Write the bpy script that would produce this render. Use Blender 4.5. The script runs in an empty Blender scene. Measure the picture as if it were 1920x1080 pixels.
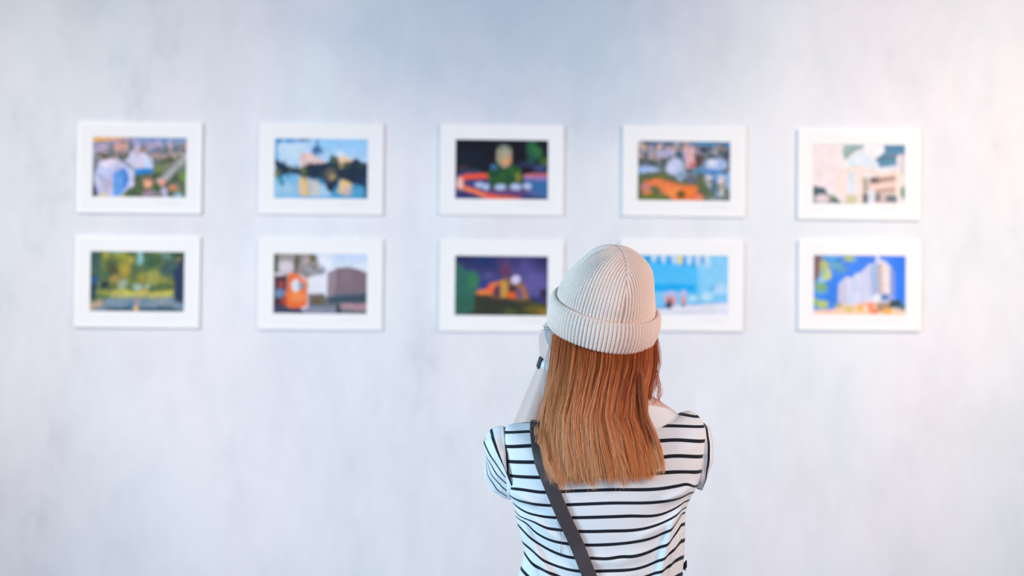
import bpy, math, random
import numpy as np
from mathutils import Vector, Matrix

random.seed(7)
rng = np.random.default_rng(7)
SC = bpy.context.scene
COL = SC.collection

# ---------------------------------------------------------------- camera, world, lights, exposure
CAM_H = 1.48
PITCH, YAW, ROLL = math.radians(1.3126), math.radians(-1.1986), math.radians(-0.5586)
FPX = 50.0 / 36.0 * 1920.0
def _rot(p, yaw, r):
    cx, sx = math.cos(p), math.sin(p); cz, sz = math.cos(yaw), math.sin(yaw); c, s = math.cos(r), math.sin(r)
    Rz = np.array([[cz, -sz, 0], [sz, cz, 0], [0, 0, 1]]); Rx = np.array([[1, 0, 0], [0, cx, -sx], [0, sx, cx]])
    Ry = np.array([[c, 0, s], [0, 1, 0], [-s, 0, c]])
    return Rz @ Rx @ Ry
MC = _rot(PITCH, YAW, ROLL)                     # columns: right, forward, up
cam_d = bpy.data.cameras.new('camera_view')
cam_d.lens = 50.0; cam_d.sensor_width = 36.0; cam_d.clip_start = 0.05
cam = bpy.data.objects.new('camera_view', cam_d); COL.objects.link(cam)
cam.matrix_world = Matrix([[MC[0, 0], MC[0, 2], -MC[0, 1], 0], [MC[1, 0], MC[1, 2], -MC[1, 1], 0],
                           [MC[2, 0], MC[2, 2], -MC[2, 1], CAM_H], [0, 0, 0, 1]])
cam_d.dof.use_dof = True; cam_d.dof.focus_distance = 2.86; cam_d.dof.aperture_fstop = 1.75
SC.camera = cam

world = bpy.data.worlds.new('world'); SC.world = world; world.use_nodes = True
bg = world.node_tree.nodes['Background']
bg.inputs[0].default_value = (0.285, 0.664, 1.0, 1); bg.inputs[1].default_value = 0.32

def area_light(name, loc, target, size, size_y, power, color, spread=180):
    l = bpy.data.lights.new(name, 'AREA'); l.shape = 'RECTANGLE'; l.size = size; l.size_y = size_y
    l.energy = power; l.color = color; l.spread = math.radians(spread)
    o = bpy.data.objects.new(name, l); COL.objects.link(o); o.location = loc
    o.rotation_euler = (Vector(target) - Vector(loc)).to_track_quat('-Z', 'Y').to_euler()
    return o
# soft light from both sides of the gallery, cool on the left and warm on the right
LIGHTS = [
 ('window_light_left', (-2.4, 1.7, 1.7), (0.0, 2.9, 1.3), 1.0, 1.4, 35, (0.54, 0.80, 1.0), 110),
 ('gallery_light_left', (-2.3, 2.5, 2.6), (-1.5, 4.76, 1.45), 1.5, 1.5, 16.6, (1.0, 0.857, 0.741), 95),
 ('gallery_light_right', (2.6, 2.5, 2.8), (1.85, 4.76, 1.70), 1.6, 1.5, 26.0, (1.0, 0.78, 0.60), 95),
 ('warm_light_right', (2.2, 1.5, 2.0), (0.2, 2.9, 1.45), 0.8, 0.8, 18.5, (1.0, 0.71, 0.56), 110),
 ('fill_light_behind', (-0.2, -1.6, 1.7), (0.1, 4.76, 0.75), 1.8, 1.2, 1.5, (0.92, 0.82, 0.95), 42),  # added fill behind the camera, brightens her back and the lower wall
]
for L_ in LIGHTS: area_light(*L_)

SC.view_settings.view_transform = 'Standard'
SC.view_settings.look = 'None'
SC.view_settings.gamma = 1.0
SC.view_settings.use_curve_mapping = False
SC.view_settings.exposure = 0.0

# ---------------------------------------------------------------- helpers
def P(px, py, Y):
    """point of the plane y = Y (metres from the camera) that the camera sees at the given image pixel"""
    v = MC @ np.array([(px - 960) / FPX, 1.0, (540 - py) / FPX])
    k = Y / v[1]
    return np.array([v[0] * k, Y, CAM_H + v[2] * k])

def lin(c):
    c = np.asarray(c, float) / 255.0
    return np.where(c <= 0.04045, c / 12.92, ((c + 0.055) / 1.055) ** 2.4)

def tag(o, label=None, cat=None, group=None, kind=None):
    if label: o['label'] = label
    if cat: o['category'] = cat
    if group: o['group'] = group
    if kind: o['kind'] = kind
    return o

def empty(name, loc, label, cat, group=None):
    o = bpy.data.objects.new(name, None); COL.objects.link(o); o.location = Vector(loc)
    o.empty_display_size = 0.05
    return tag(o, label, cat, group)

def mesh_obj(name, verts, faces, mat, parent=None, smooth=True, attrs=None, colors=None):
    """verts in world space; object origin at the parent's origin"""
    v = np.asarray(verts, float)
    if parent is not None:
        v = v - np.array(world_loc(parent))
    me = bpy.data.meshes.new(name)
    if isinstance(faces, np.ndarray):
        n, k = faces.shape
        me.vertices.add(len(v)); me.vertices.foreach_set('co', v.ravel())
        me.loops.add(n * k); me.loops.foreach_set('vertex_index', faces.ravel().astype(np.int32))
        me.polygons.add(n)
        me.polygons.foreach_set('loop_start', np.arange(0, n * k, k, dtype=np.int32))
        me.polygons.foreach_set('loop_total', np.full(n, k, dtype=np.int32))
        me.update(calc_edges=True)
    else:
        me.from_pydata([tuple(x) for x in v], [], [tuple(f) for f in faces])
    if attrs:
        for an, av in attrs.items():
            a = me.attributes.new(an, 'FLOAT', 'POINT'); a.data.foreach_set('value', np.asarray(av, np.float32))
    if colors is not None:
        a = me.color_attributes.new('print_color', 'FLOAT_COLOR', 'POINT')
        a.data.foreach_set('color', np.asarray(colors, np.float32).ravel())
    me.validate(); me.update()
    me.polygons.foreach_set('use_smooth', np.full(len(me.polygons), smooth))
    me.materials.append(mat)
    o = bpy.data.objects.new(name, me); COL.objects.link(o)
    if parent is not None: o.parent = parent
    return o

def world_loc(o):
    l = Vector(o.location)
    while o.parent is not None:
        o = o.parent; l = l + Vector(o.location)
    return l

def grid_faces(nr, nc, wrap=False, flip=False, offset=0):
    """rows nr, columns nc"""
    r = np.arange(nr - 1)[:, None]; c = np.arange(nc if wrap else nc - 1)[None, :]
    c2 = (c + 1) % nc
    a = r * nc + c; b = r * nc + c2; d = (r + 1) * nc + c2; e = (r + 1) * nc + c
    f = np.stack([a, b, d, e], -1).reshape(-1, 4)
    if flip: f = f[:, ::-1]
    return f + offset

class MB:
    """collects pieces of one mesh"""
    def __init__(self): self.v = []; self.f = []
    def add(self, v, f):
        n = len(self.v); self.v += [tuple(x) for x in v]; self.f += [tuple(int(i) + n for i in q) for q in f]
    def box(self, c, s, M=None, bevel=0.0):
        c = np.array(c, float); s = np.array(s, float) / 2; M = np.eye(3) if M is None else np.array(M)
        b = min(bevel, s.min() * 0.95)
        if b <= 0:
            P8 = [np.array([x, y, z]) * s for x in (-1, 1) for y in (-1, 1) for z in (-1, 1)]
            self.add([c + M @ p for p in P8], [(0, 1, 3, 2), (4, 6, 7, 5), (0, 4, 5, 1), (2, 3, 7, 6), (0, 2, 6, 4), (1, 5, 7, 3)])
            return
        import bmesh
        bm = bmesh.new(); bmesh.ops.create_cube(bm, size=1.0)
        for q in bm.verts: q.co = Vector((q.co.x * 2 * s[0], q.co.y * 2 * s[1], q.co.z * 2 * s[2]))
        bmesh.ops.bevel(bm, geom=bm.edges[:], offset=b, segments=3, profile=0.5, affect='EDGES')
        bm.verts.index_update()
        self.add([c + M @ np.array(q.co) for q in bm.verts], [[w.index for w in f.verts] for f in bm.faces])
        bm.free()
    def lathe(self, c, axis, prof, n=32):
        """prof: list of (radius, height)"""
        axis = np.array(axis, float); axis /= np.linalg.norm(axis)
        u = np.cross(axis, [0, 0, 1.0]); 
        if np.linalg.norm(u) < 1e-3: u = np.array([1.0, 0, 0])
        u /= np.linalg.norm(u); w = np.cross(axis, u)
        th = np.linspace(0, 2 * math.pi, n, endpoint=False)
        v = [np.array(c) + axis * h + (u * math.cos(t) + w * math.sin(t)) * max(r, 1e-5) for r, h in prof for t in th]
        self.add(v, grid_faces(len(prof), n, True))
    def tube(self, pts, rad, n=12, caps=True):
        pts = np.array(pts, float); rad = np.broadcast_to(rad, (len(pts),)).astype(float)
        T = np.gradient(pts, axis=0); T /= np.linalg.norm(T, axis=1)[:, None] + 1e-12
        up = np.array([0, 0, 1.0]) if abs(T[0][2]) < 0.9 else np.array([1.0, 0, 0])
        u = np.cross(T[0], up); u /= np.linalg.norm(u)
        rows = []
        th = np.linspace(0, 2 * math.pi, n, endpoint=False)
        for i in range(len(pts)):
            u = u - T[i] * np.dot(u, T[i]); u /= np.linalg.norm(u); w = np.cross(T[i], u)
            rows.append(pts[i] + rad[i] * (np.cos(th)[:, None] * u + np.sin(th)[:, None] * w))
        if caps:
            rows = [np.repeat(pts[:1], n, 0)] + rows + [np.repeat(pts[-1:], n, 0)]
        self.add(np.concatenate(rows), grid_faces(len(rows), n, True))
    def build(self, name, mat, parent=None, smooth=True):
        return mesh_obj(name, self.v, self.f, mat, parent, smooth)

def spline(xs, ys, x):
    """smooth monotone-ish cubic (Catmull-Rom with finite differences) through rows of values"""
    xs = np.asarray(xs, float); ys = np.asarray(ys, float); x = np.asarray(x, float)
    m = np.gradient(ys, xs, axis=0)
    i = np.clip(np.searchsorted(xs, x) - 1, 0, len(xs) - 2)
    h = xs[i + 1] - xs[i]; t = (x - xs[i]) / h
    sh = (len(x),) + (1,) * (ys.ndim - 1); t = t.reshape(sh); h = h.reshape(sh)
    return (2 * t**3 - 3 * t**2 + 1) * ys[i] + (t**3 - 2 * t**2 + t) * h * m[i] + (-2 * t**3 + 3 * t**2) * ys[i + 1] + (t**3 - t**2) * h * m[i + 1]

# ---------------------------------------------------------------- materials
def new_mat(name, color=(0.8, 0.8, 0.8), rough=0.6, spec=0.4, metallic=0.0, sheen=0.0):
    m = bpy.data.materials.new(name); m.use_nodes = True
    b = m.node_tree.nodes['Principled BSDF']
    b.inputs['Base Color'].default_value = (*color, 1); b.inputs['Roughness'].default_value = rough
    b.inputs['Specular IOR Level'].default_value = spec; b.inputs['Metallic'].default_value = metallic
    if sheen: b.inputs['Sheen Weight'].default_value = sheen
    return m, m.node_tree, b
def node(nt, kind, **kw):
    n = nt.nodes.new(kind)
    for k, v in kw.items():
        if k.startswith('i_'): n.inputs[k[2:].replace('_', ' ')].default_value = v
        else: setattr(n, k, v)
    return n
def noise_bump(nt, b, scale, strength, dist=0.001, detail=4.0, vec=None):
    tc = node(nt, 'ShaderNodeTexCoord')
    n = node(nt, 'ShaderNodeTexNoise', i_Scale=scale, i_Detail=detail)
    nt.links.new(vec if vec else tc.outputs['Object'], n.inputs['Vector'])
    bp = node(nt, 'ShaderNodeBump', i_Strength=strength, i_Distance=dist)
    nt.links.new(n.outputs['Fac'], bp.inputs['Height']); nt.links.new(bp.outputs['Normal'], b.inputs['Normal'])
    return n, bp

def mat_plaster():
    m, nt, b = new_mat('polished_plaster', rough=0.75, spec=0.2)
    tc = node(nt, 'ShaderNodeTexCoord')
    def nz(scale, rot, sc, detail=6, rough=0.6):
        mp = node(nt, 'ShaderNodeMapping'); mp.inputs['Rotation'].default_value = rot; mp.inputs['Scale'].default_value = sc
        n = node(nt, 'ShaderNodeTexNoise', i_Scale=scale, i_Detail=detail, i_Roughness=rough)
        nt.links.new(tc.outputs['Object'], mp.inputs['Vector']); nt.links.new(mp.outputs['Vector'], n.inputs['Vector'])
        return n
    big = nz(0.9, (0, 0.3, 0), (1, 1, 0.8), 4, 0.5)
    streak = nz(4.0, (0, 0.22, 0), (1.3, 1, 0.55), 7, 0.62)
    fine = nz(15.0, (0, -0.2, 0), (1.3, 1, 0.62), 5, 0.7)
    hue = nz(1.6, (0, 0.9, 0), (1.3, 1, 0.6), 3, 0.5)
    def math_(op, a, c):
        q = node(nt, 'ShaderNodeMath', operation=op)
        for i, x in enumerate((a, c)):
            if isinstance(x, (int, float)): q.inputs[i].default_value = x
            else: nt.links.new(x, q.inputs[i])
        return q.outputs[0]
    s = math_('ADD', math_('MULTIPLY', big.outputs['Fac'], 0.42), math_('MULTIPLY', streak.outputs['Fac'], 0.40))
    s = math_('ADD', s, math_('MULTIPLY', fine.outputs['Fac'], 0.18))
    cr = node(nt, 'ShaderNodeValToRGB')
    e = cr.color_ramp.elements
    e[0].position = 0.32; e[0].color = (0.56, 0.59, 0.65, 1)
    e[1].position = 0.56; e[1].color = (0.80, 0.805, 0.85, 1)
    x = cr.color_ramp.elements.new(0.43); x.color = (0.725, 0.74, 0.785, 1)
    nt.links.new(s, cr.inputs['Fac'])
    mx = node(nt, 'ShaderNodeMix', data_type='RGBA', blend_type='MULTIPLY'); mx.inputs['Factor'].default_value = 1.0
    hr = node(nt, 'ShaderNodeValToRGB'); hr.color_ramp.elements[0].position = 0.38; hr.color_ramp.elements[1].position = 0.62
    hr.color_ramp.elements[0].color = (0.955, 0.99, 1.0, 1); hr.color_ramp.elements[1].color = (1.0, 0.975, 0.99, 1)
    nt.links.new(hue.outputs['Fac'], hr.inputs['Fac'])
    nt.links.new(cr.outputs['Color'], mx.inputs[6]); nt.links.new(hr.outputs['Color'], mx.inputs[7])
    # cloudy blue-grey patch high on the wall, light falloff painted into the plaster colour
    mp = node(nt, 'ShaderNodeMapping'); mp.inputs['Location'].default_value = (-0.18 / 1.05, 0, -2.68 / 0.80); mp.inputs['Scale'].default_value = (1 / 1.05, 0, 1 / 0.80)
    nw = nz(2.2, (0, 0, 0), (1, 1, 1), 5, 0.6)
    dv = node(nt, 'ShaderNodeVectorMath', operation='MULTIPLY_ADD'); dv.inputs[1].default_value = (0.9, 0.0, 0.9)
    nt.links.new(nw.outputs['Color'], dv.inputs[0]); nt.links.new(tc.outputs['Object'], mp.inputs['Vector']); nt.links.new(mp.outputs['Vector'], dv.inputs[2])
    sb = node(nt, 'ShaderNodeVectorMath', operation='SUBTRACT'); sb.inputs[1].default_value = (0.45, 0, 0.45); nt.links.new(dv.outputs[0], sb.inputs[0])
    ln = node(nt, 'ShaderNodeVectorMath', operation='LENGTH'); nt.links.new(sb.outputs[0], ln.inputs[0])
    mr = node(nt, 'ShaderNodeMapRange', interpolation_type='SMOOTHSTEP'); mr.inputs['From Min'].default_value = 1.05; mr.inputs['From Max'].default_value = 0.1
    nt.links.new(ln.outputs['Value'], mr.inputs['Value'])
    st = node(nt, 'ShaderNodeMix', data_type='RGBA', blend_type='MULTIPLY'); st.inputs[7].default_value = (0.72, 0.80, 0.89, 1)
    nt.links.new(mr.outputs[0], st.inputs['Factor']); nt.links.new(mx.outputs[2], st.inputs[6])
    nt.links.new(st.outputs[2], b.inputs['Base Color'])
    bp = node(nt, 'ShaderNodeBump', i_Strength=0.25, i_Distance=0.004)
    nt.links.new(s, bp.inputs['Height']); nt.links.new(bp.outputs['Normal'], b.inputs['Normal'])
    return m
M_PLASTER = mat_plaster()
M_FLOOR, nt, b = new_mat('grey_concrete_floor', (0.42, 0.43, 0.45), 0.5, 0.4); noise_bump(nt, b, 9, 0.2, 0.002)
M_FRAME, nt, b = new_mat('white_frame_lacquer', (0.87, 0.87, 0.885), 0.45, 0.35); noise_bump(nt, b, 120, 0.05, 0.0005)
M_MAT, nt, b = new_mat('white_mat_board', (0.86, 0.86, 0.88), 0.9, 0.1); noise_bump(nt, b, 400, 0.1, 0.0003)
M_CAPTION, nt, b = new_mat('faint_grey_pencil', (0.66, 0.60, 0.64), 0.9, 0.1)
M_PRINT, nt, b = new_mat('photo_paper', rough=0.55, spec=0.2)
a = node(nt, 'ShaderNodeAttribute'); a.attribute_name = 'print_color'; nt.links.new(a.outputs['Color'], b.inputs['Base Color'])

def mat_knit():
    m, nt, b = new_mat('cream_rib_knit', (0.92, 0.745, 0.655), 0.95, 0.1, sheen=0.3)
    at = node(nt, 'ShaderNodeAttribute'); at.attribute_name = 'knit_row'
    ai = node(nt, 'ShaderNodeAttribute'); ai.attribute_name = 'knit_rib'
    fr = node(nt, 'ShaderNodeMath', operation='MULTIPLY'); fr.inputs[1].default_value = 2 * math.pi
    nt.links.new(at.outputs['Fac'], fr.inputs[0])
    ph = node(nt, 'ShaderNodeMath', operation='MULTIPLY'); ph.inputs[1].default_value = 2.6
    nt.links.new(ai.outputs['Fac'], ph.inputs[0])
    ad = node(nt, 'ShaderNodeMath', operation='ADD'); nt.links.new(fr.outputs[0], ad.inputs[0]); nt.links.new(ph.outputs[0], ad.inputs[1])
    sn = node(nt, 'ShaderNodeMath', operation='SINE'); nt.links.new(ad.outputs[0], sn.inputs[0])
    n1 = node(nt, 'ShaderNodeTexNoise', i_Scale=900.0, i_Detail=3.0)
    tc = node(nt, 'ShaderNodeTexCoord'); nt.links.new(tc.outputs['Object'], n1.inputs['Vector'])
    s2 = node(nt, 'ShaderNodeMath', operation='MULTIPLY_ADD'); s2.inputs[1].default_value = 1.2
    nt.links.new(n1.outputs['Fac'], s2.inputs[0]); nt.links.new(sn.outputs[0], s2.inputs[2])
    bp = node(nt, 'ShaderNodeBump', i_Strength=0.55, i_Distance=0.0007)
    nt.links.new(s2.outputs[0], bp.inputs['Height']); nt.links.new(bp.outputs['Normal'], b.inputs['Normal'])
    return m
M_KNIT = mat_knit()

def mat_hair():
    m, nt, b = new_mat('copper_hair', rough=0.36, spec=0.42)
    t = node(nt, 'ShaderNodeAttribute'); t.attribute_name = 'along'
    c = node(nt, 'ShaderNodeAttribute'); c.attribute_name = 'tint'
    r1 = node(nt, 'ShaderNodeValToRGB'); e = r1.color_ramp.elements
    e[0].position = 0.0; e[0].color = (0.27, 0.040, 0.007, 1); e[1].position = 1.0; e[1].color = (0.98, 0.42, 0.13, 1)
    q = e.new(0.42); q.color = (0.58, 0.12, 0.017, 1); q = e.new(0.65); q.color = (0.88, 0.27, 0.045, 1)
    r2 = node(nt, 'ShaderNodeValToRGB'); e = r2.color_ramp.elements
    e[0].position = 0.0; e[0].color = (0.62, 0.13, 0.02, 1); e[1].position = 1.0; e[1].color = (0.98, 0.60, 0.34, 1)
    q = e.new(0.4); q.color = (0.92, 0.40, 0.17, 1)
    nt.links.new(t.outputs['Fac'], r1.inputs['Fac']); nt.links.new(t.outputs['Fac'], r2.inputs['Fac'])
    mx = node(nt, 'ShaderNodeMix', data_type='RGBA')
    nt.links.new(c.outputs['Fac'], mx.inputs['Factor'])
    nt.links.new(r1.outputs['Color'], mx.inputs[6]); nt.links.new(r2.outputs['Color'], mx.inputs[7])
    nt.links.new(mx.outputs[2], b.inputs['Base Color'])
    return m
M_HAIR = mat_hair()

def mat_shirt():
    m, nt, b = new_mat('striped_jersey', rough=0.9, spec=0.15, sheen=0.15)
    a = node(nt, 'ShaderNodeAttribute'); a.attribute_name = 'stripe'
    rd = node(nt, 'ShaderNodeMath', operation='ROUND'); nt.links.new(a.outputs['Fac'], rd.inputs[0])
    sb = node(nt, 'ShaderNodeMath', operation='SUBTRACT'); nt.links.new(a.outputs['Fac'], sb.inputs[0]); nt.links.new(rd.outputs[0], sb.inputs[1])
    ab = node(nt, 'ShaderNodeMath', operation='ABSOLUTE'); nt.links.new(sb.outputs[0], ab.inputs[0])
    mr = node(nt, 'ShaderNodeMapRange'); mr.inputs['From Min'].default_value = 0.105; mr.inputs['From Max'].default_value = 0.135
    nt.links.new(ab.outputs[0], mr.inputs['Value'])
    mx = node(nt, 'ShaderNodeMix', data_type='RGBA')
    mx.inputs[6].default_value = (0.012, 0.014, 0.022, 1); mx.inputs[7].default_value = (0.80, 0.81, 0.83, 1)
    nt.links.new(mr.outputs[0], mx.inputs['Factor']); nt.links.new(mx.outputs[2], b.inputs['Base Color'])
    noise_bump(nt, b, 700, 0.12, 0.0006, 2)
    return m
M_SHIRT = mat_shirt()
M_COLLAR, nt, b = new_mat('white_jersey_band', (0.80, 0.80, 0.82), 0.9, 0.15, sheen=0.15); noise_bump(nt, b, 700, 0.12, 0.0006, 2)
M_BLACK_TRIM, nt, b = new_mat('black_jersey_trim', (0.012, 0.014, 0.022), 0.9, 0.15)
M_SKIN, nt, b = new_mat('fair_skin', (0.70, 0.52, 0.46), 0.5, 0.35)
b.inputs['Subsurface Weight'].default_value = 0.15; b.inputs['Subsurface Radius'].default_value = (0.012, 0.005, 0.003); b.inputs['Subsurface Scale'].default_value = 1.0
noise_bump(nt, b, 500, 0.08, 0.0005)
M_EYE, nt, b = new_mat('eye_white', (0.85, 0.84, 0.82), 0.15, 0.6)
M_DENIM, nt, b = new_mat('blue_denim', (0.07, 0.11, 0.20), 0.9, 0.1); noise_bump(nt, b, 600, 0.3, 0.0008)
M_SHOE, nt, b = new_mat('white_canvas_shoe', (0.75, 0.75, 0.74), 0.8, 0.2); noise_bump(nt, b, 500, 0.2, 0.0006)
M_LEATHER, nt, b = new_mat('dark_brown_leather', (0.062, 0.043, 0.046), 0.48, 0.4); noise_bump(nt, b, 260, 0.25, 0.0008)
M_STITCH, nt, b = new_mat('brown_thread', (0.16, 0.085, 0.065), 0.8, 0.2)
M_BRASS, nt, b = new_mat('brass', (0.70, 0.52, 0.25), 0.3, 0.5, metallic=1.0)
M_SILVER, nt, b = new_mat('brushed_silver', (0.62, 0.63, 0.66), 0.35, 0.5, metallic=0.9); noise_bump(nt, b, 300, 0.05, 0.0003)
M_BLACK, nt, b = new_mat('black_plastic', (0.012, 0.013, 0.016), 0.4, 0.4); noise_bump(nt, b, 500, 0.1, 0.0003)
M_GLASS, nt, b = new_mat('lens_glass', (0.02, 0.02, 0.04), 0.05, 0.9)
M_WHITE_BAND, nt, b = new_mat('pale_silicone', (0.72, 0.76, 0.82), 0.5, 0.3)
M_THREAD, nt, b = new_mat('fine_dark_thread', (0.12, 0.08, 0.07), 0.7, 0.2)

# ---------------------------------------------------------------- the setting
WALL_Y = 4.76
def box_struct(name, x0, x1, y0, y1, z0, z1, mat):
    m = MB(); m.box(((x0 + x1) / 2, (y0 + y1) / 2, (z0 + z1) / 2), (x1 - x0, y1 - y0, z1 - z0))
    o = m.build(name, mat, None, False); o['kind'] = 'structure'; return o
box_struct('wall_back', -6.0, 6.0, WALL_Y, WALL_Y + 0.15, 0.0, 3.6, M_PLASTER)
box_struct('floor', -6.0, 6.0, -2.5, WALL_Y + 0.15, -0.1, 0.0, M_FLOOR)
m_ = MB(); m_.box((0, WALL_Y - 0.007, 0.05), (12.0, 0.014, 0.10), bevel=0.003)
tag(m_.build('baseboard_back', M_FRAME, None, False), kind='structure')

# ---------------------------------------------------------------- the ten prints: flat pictures painted as vertex colour on paper
class Canvas:
    WARP = 0.4
    """print area; shapes are given in pixels of a zoomed image crop (x0..x1, y0..y1)"""
    NX, NY = 144, 92
    def vn(s, k):                                    # smooth value noise, k cells across
        q = s.g.normal(0, 1, (k + 3, k + 3)); u = np.linspace(0, k, s.NX); v = np.linspace(0, k * 0.64, s.NY)
        a, b_ = u.astype(int), v.astype(int); fu, fv = (u - a), (v - b_); fu = fu * fu * (3 - 2 * fu); fv = fv * fv * (3 - 2 * fv)
        g00 = q[b_][:, a]; g01 = q[b_][:, a + 1]; g10 = q[b_ + 1][:, a]; g11 = q[b_ + 1][:, a + 1]
        return (g00 * (1 - fu) + g01 * fu) * (1 - fv)[:, None] + (g10 * (1 - fu) + g11 * fu) * fv[:, None]
    def finish(s, amt=0.04, hue=0.02):
        m = 1 + amt * s.vn(30) + amt * 0.8 * s.vn(60) + amt * 0.5 * s.vn(14)
        c = np.clip(s.c, 0, 1) * np.clip(m, 0.5, 1.6)[..., None] * (1 + hue * np.stack([s.vn(20), 0.4 * s.vn(20), s.vn(20)], -1))
        for _ in range(2):
            c = 0.5 * c + 0.125 * (np.roll(c, 1, 0) + np.roll(c, -1, 0) + np.roll(c, 1, 1) + np.roll(c, -1, 1))
        c[0], c[-1], c[:, 0], c[:, -1] = c[2], c[-3], c[:, 2], c[:, -3]; c[1], c[-2] = c[2], c[-3]; c[:, 1], c[:, -2] = c[:, 2], c[:, -3]
        return np.clip(c, 0, 1)
    def __init__(s, x0, y0, x1, y1, base, warp=1.0):
        X, Y = np.meshgrid(np.linspace(x0, x1, s.NX), np.linspace(y0, y1, s.NY))
        s.g = np.random.default_rng(int(sum(base)) + int(x0)); w = warp * Canvas.WARP
        s.x = X + w * (s.vn(9) * 26 + s.vn(22) * 13); s.y = Y + w * (s.vn(9) * 20 + s.vn(22) * 11)
        s.c = np.ones((s.NY, s.NX, 3)) * lin(base)
    def mixin(s, a, col, al=1.0):
        a = np.clip(a, 0, 1)[..., None] * al; s.c = s.c * (1 - a) + lin(col) * a
    def vg(s, y0, y1, c0, c1):                       # vertical gradient (a real printed sky)
        t = np.clip((s.y - y0) / (y1 - y0), 0, 1)[..., None]
        m = ((s.y >= y0 - 40) & (s.y <= y1))[..., None]
        s.c = np.where(m, lin(c0) * (1 - t) + lin(c1) * t, s.c)
    def e(s, cx, cy, rx, ry, col, soft=12, al=1.0):
        d = np.sqrt(((s.x - cx) / rx) ** 2 + ((s.y - cy) / ry) ** 2)
        q = np.clip((1 - d) * min(rx, ry) / (soft * 1.8) + 0.5, 0, 1); s.mixin(q * q * (3 - 2 * q), col, al)
    def r(s, x0, y0, x1, y1, col, soft=8, al=1.0):
        d = np.minimum(np.minimum(s.x - x0, x1 - s.x), np.minimum(s.y - y0, y1 - s.y) )
        s.mixin(d / soft + 0.5, col, al)
    def p(s, pts, col, soft=9, al=1.0):
        X = s.x + 0 * s.y; Y = s.y + 0 * s.x; ins = np.zeros(X.shape, bool); dm = np.full(X.shape, 1e9)
        n = len(pts)
        for i in range(n):
            (ax, ay), (bx, by) = pts[i], pts[(i + 1) % n]
            c = ((ay > Y) != (by > Y)) & (X < (bx - ax) * (Y - ay) / ((by - ay) if by != ay else 1e-9) + ax)
            ins ^= c
            L = (bx - ax) ** 2 + (by - ay) ** 2 + 1e-9
            t = np.clip(((X - ax) * (bx - ax) + (Y - ay) * (by - ay)) / L, 0, 1)
            dm = np.minimum(dm, np.hypot(X - ax - t * (bx - ax), Y - ay - t * (by - ay)))
        s.mixin(np.where(ins, dm, -dm) / soft + 0.5, col, al)
    def l(s, pts, w, col, soft=8, al=1.0):
        X = s.x + 0 * s.y; Y = s.y + 0 * s.x; dm = np.full(X.shape, 1e9)
        for (ax, ay), (bx, by) in zip(pts[:-1], pts[1:]):
            L = (bx - ax) ** 2 + (by - ay) ** 2 + 1e-9
            t = np.clip(((X - ax) * (bx - ax) + (Y - ay) * (by - ay)) / L, 0, 1)
            dm = np.minimum(dm, np.hypot(X - ax - t * (bx - ax), Y - ay - t * (by - ay)))
        s.mixin((w / 2 - dm) / soft + 0.5, col, al)
    def blobs(s, x0, y0, x1, y1, n, cols, rmin, rmax, al=0.8, boxes=False):
        g = np.random.default_rng(int(x0 + y0 + n))
        for _ in range(n):
            x, y = g.uniform(x0, x1), g.uniform(y0, y1); r1, r2 = g.uniform(rmin, rmax, 2); c = cols[g.integers(len(cols))]
            if boxes: s.r(x - r1, y - r2, x + r1, y + r2, c, 8, al)
            else: s.e(x, y, r1, r2, c, 10, al)

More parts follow.
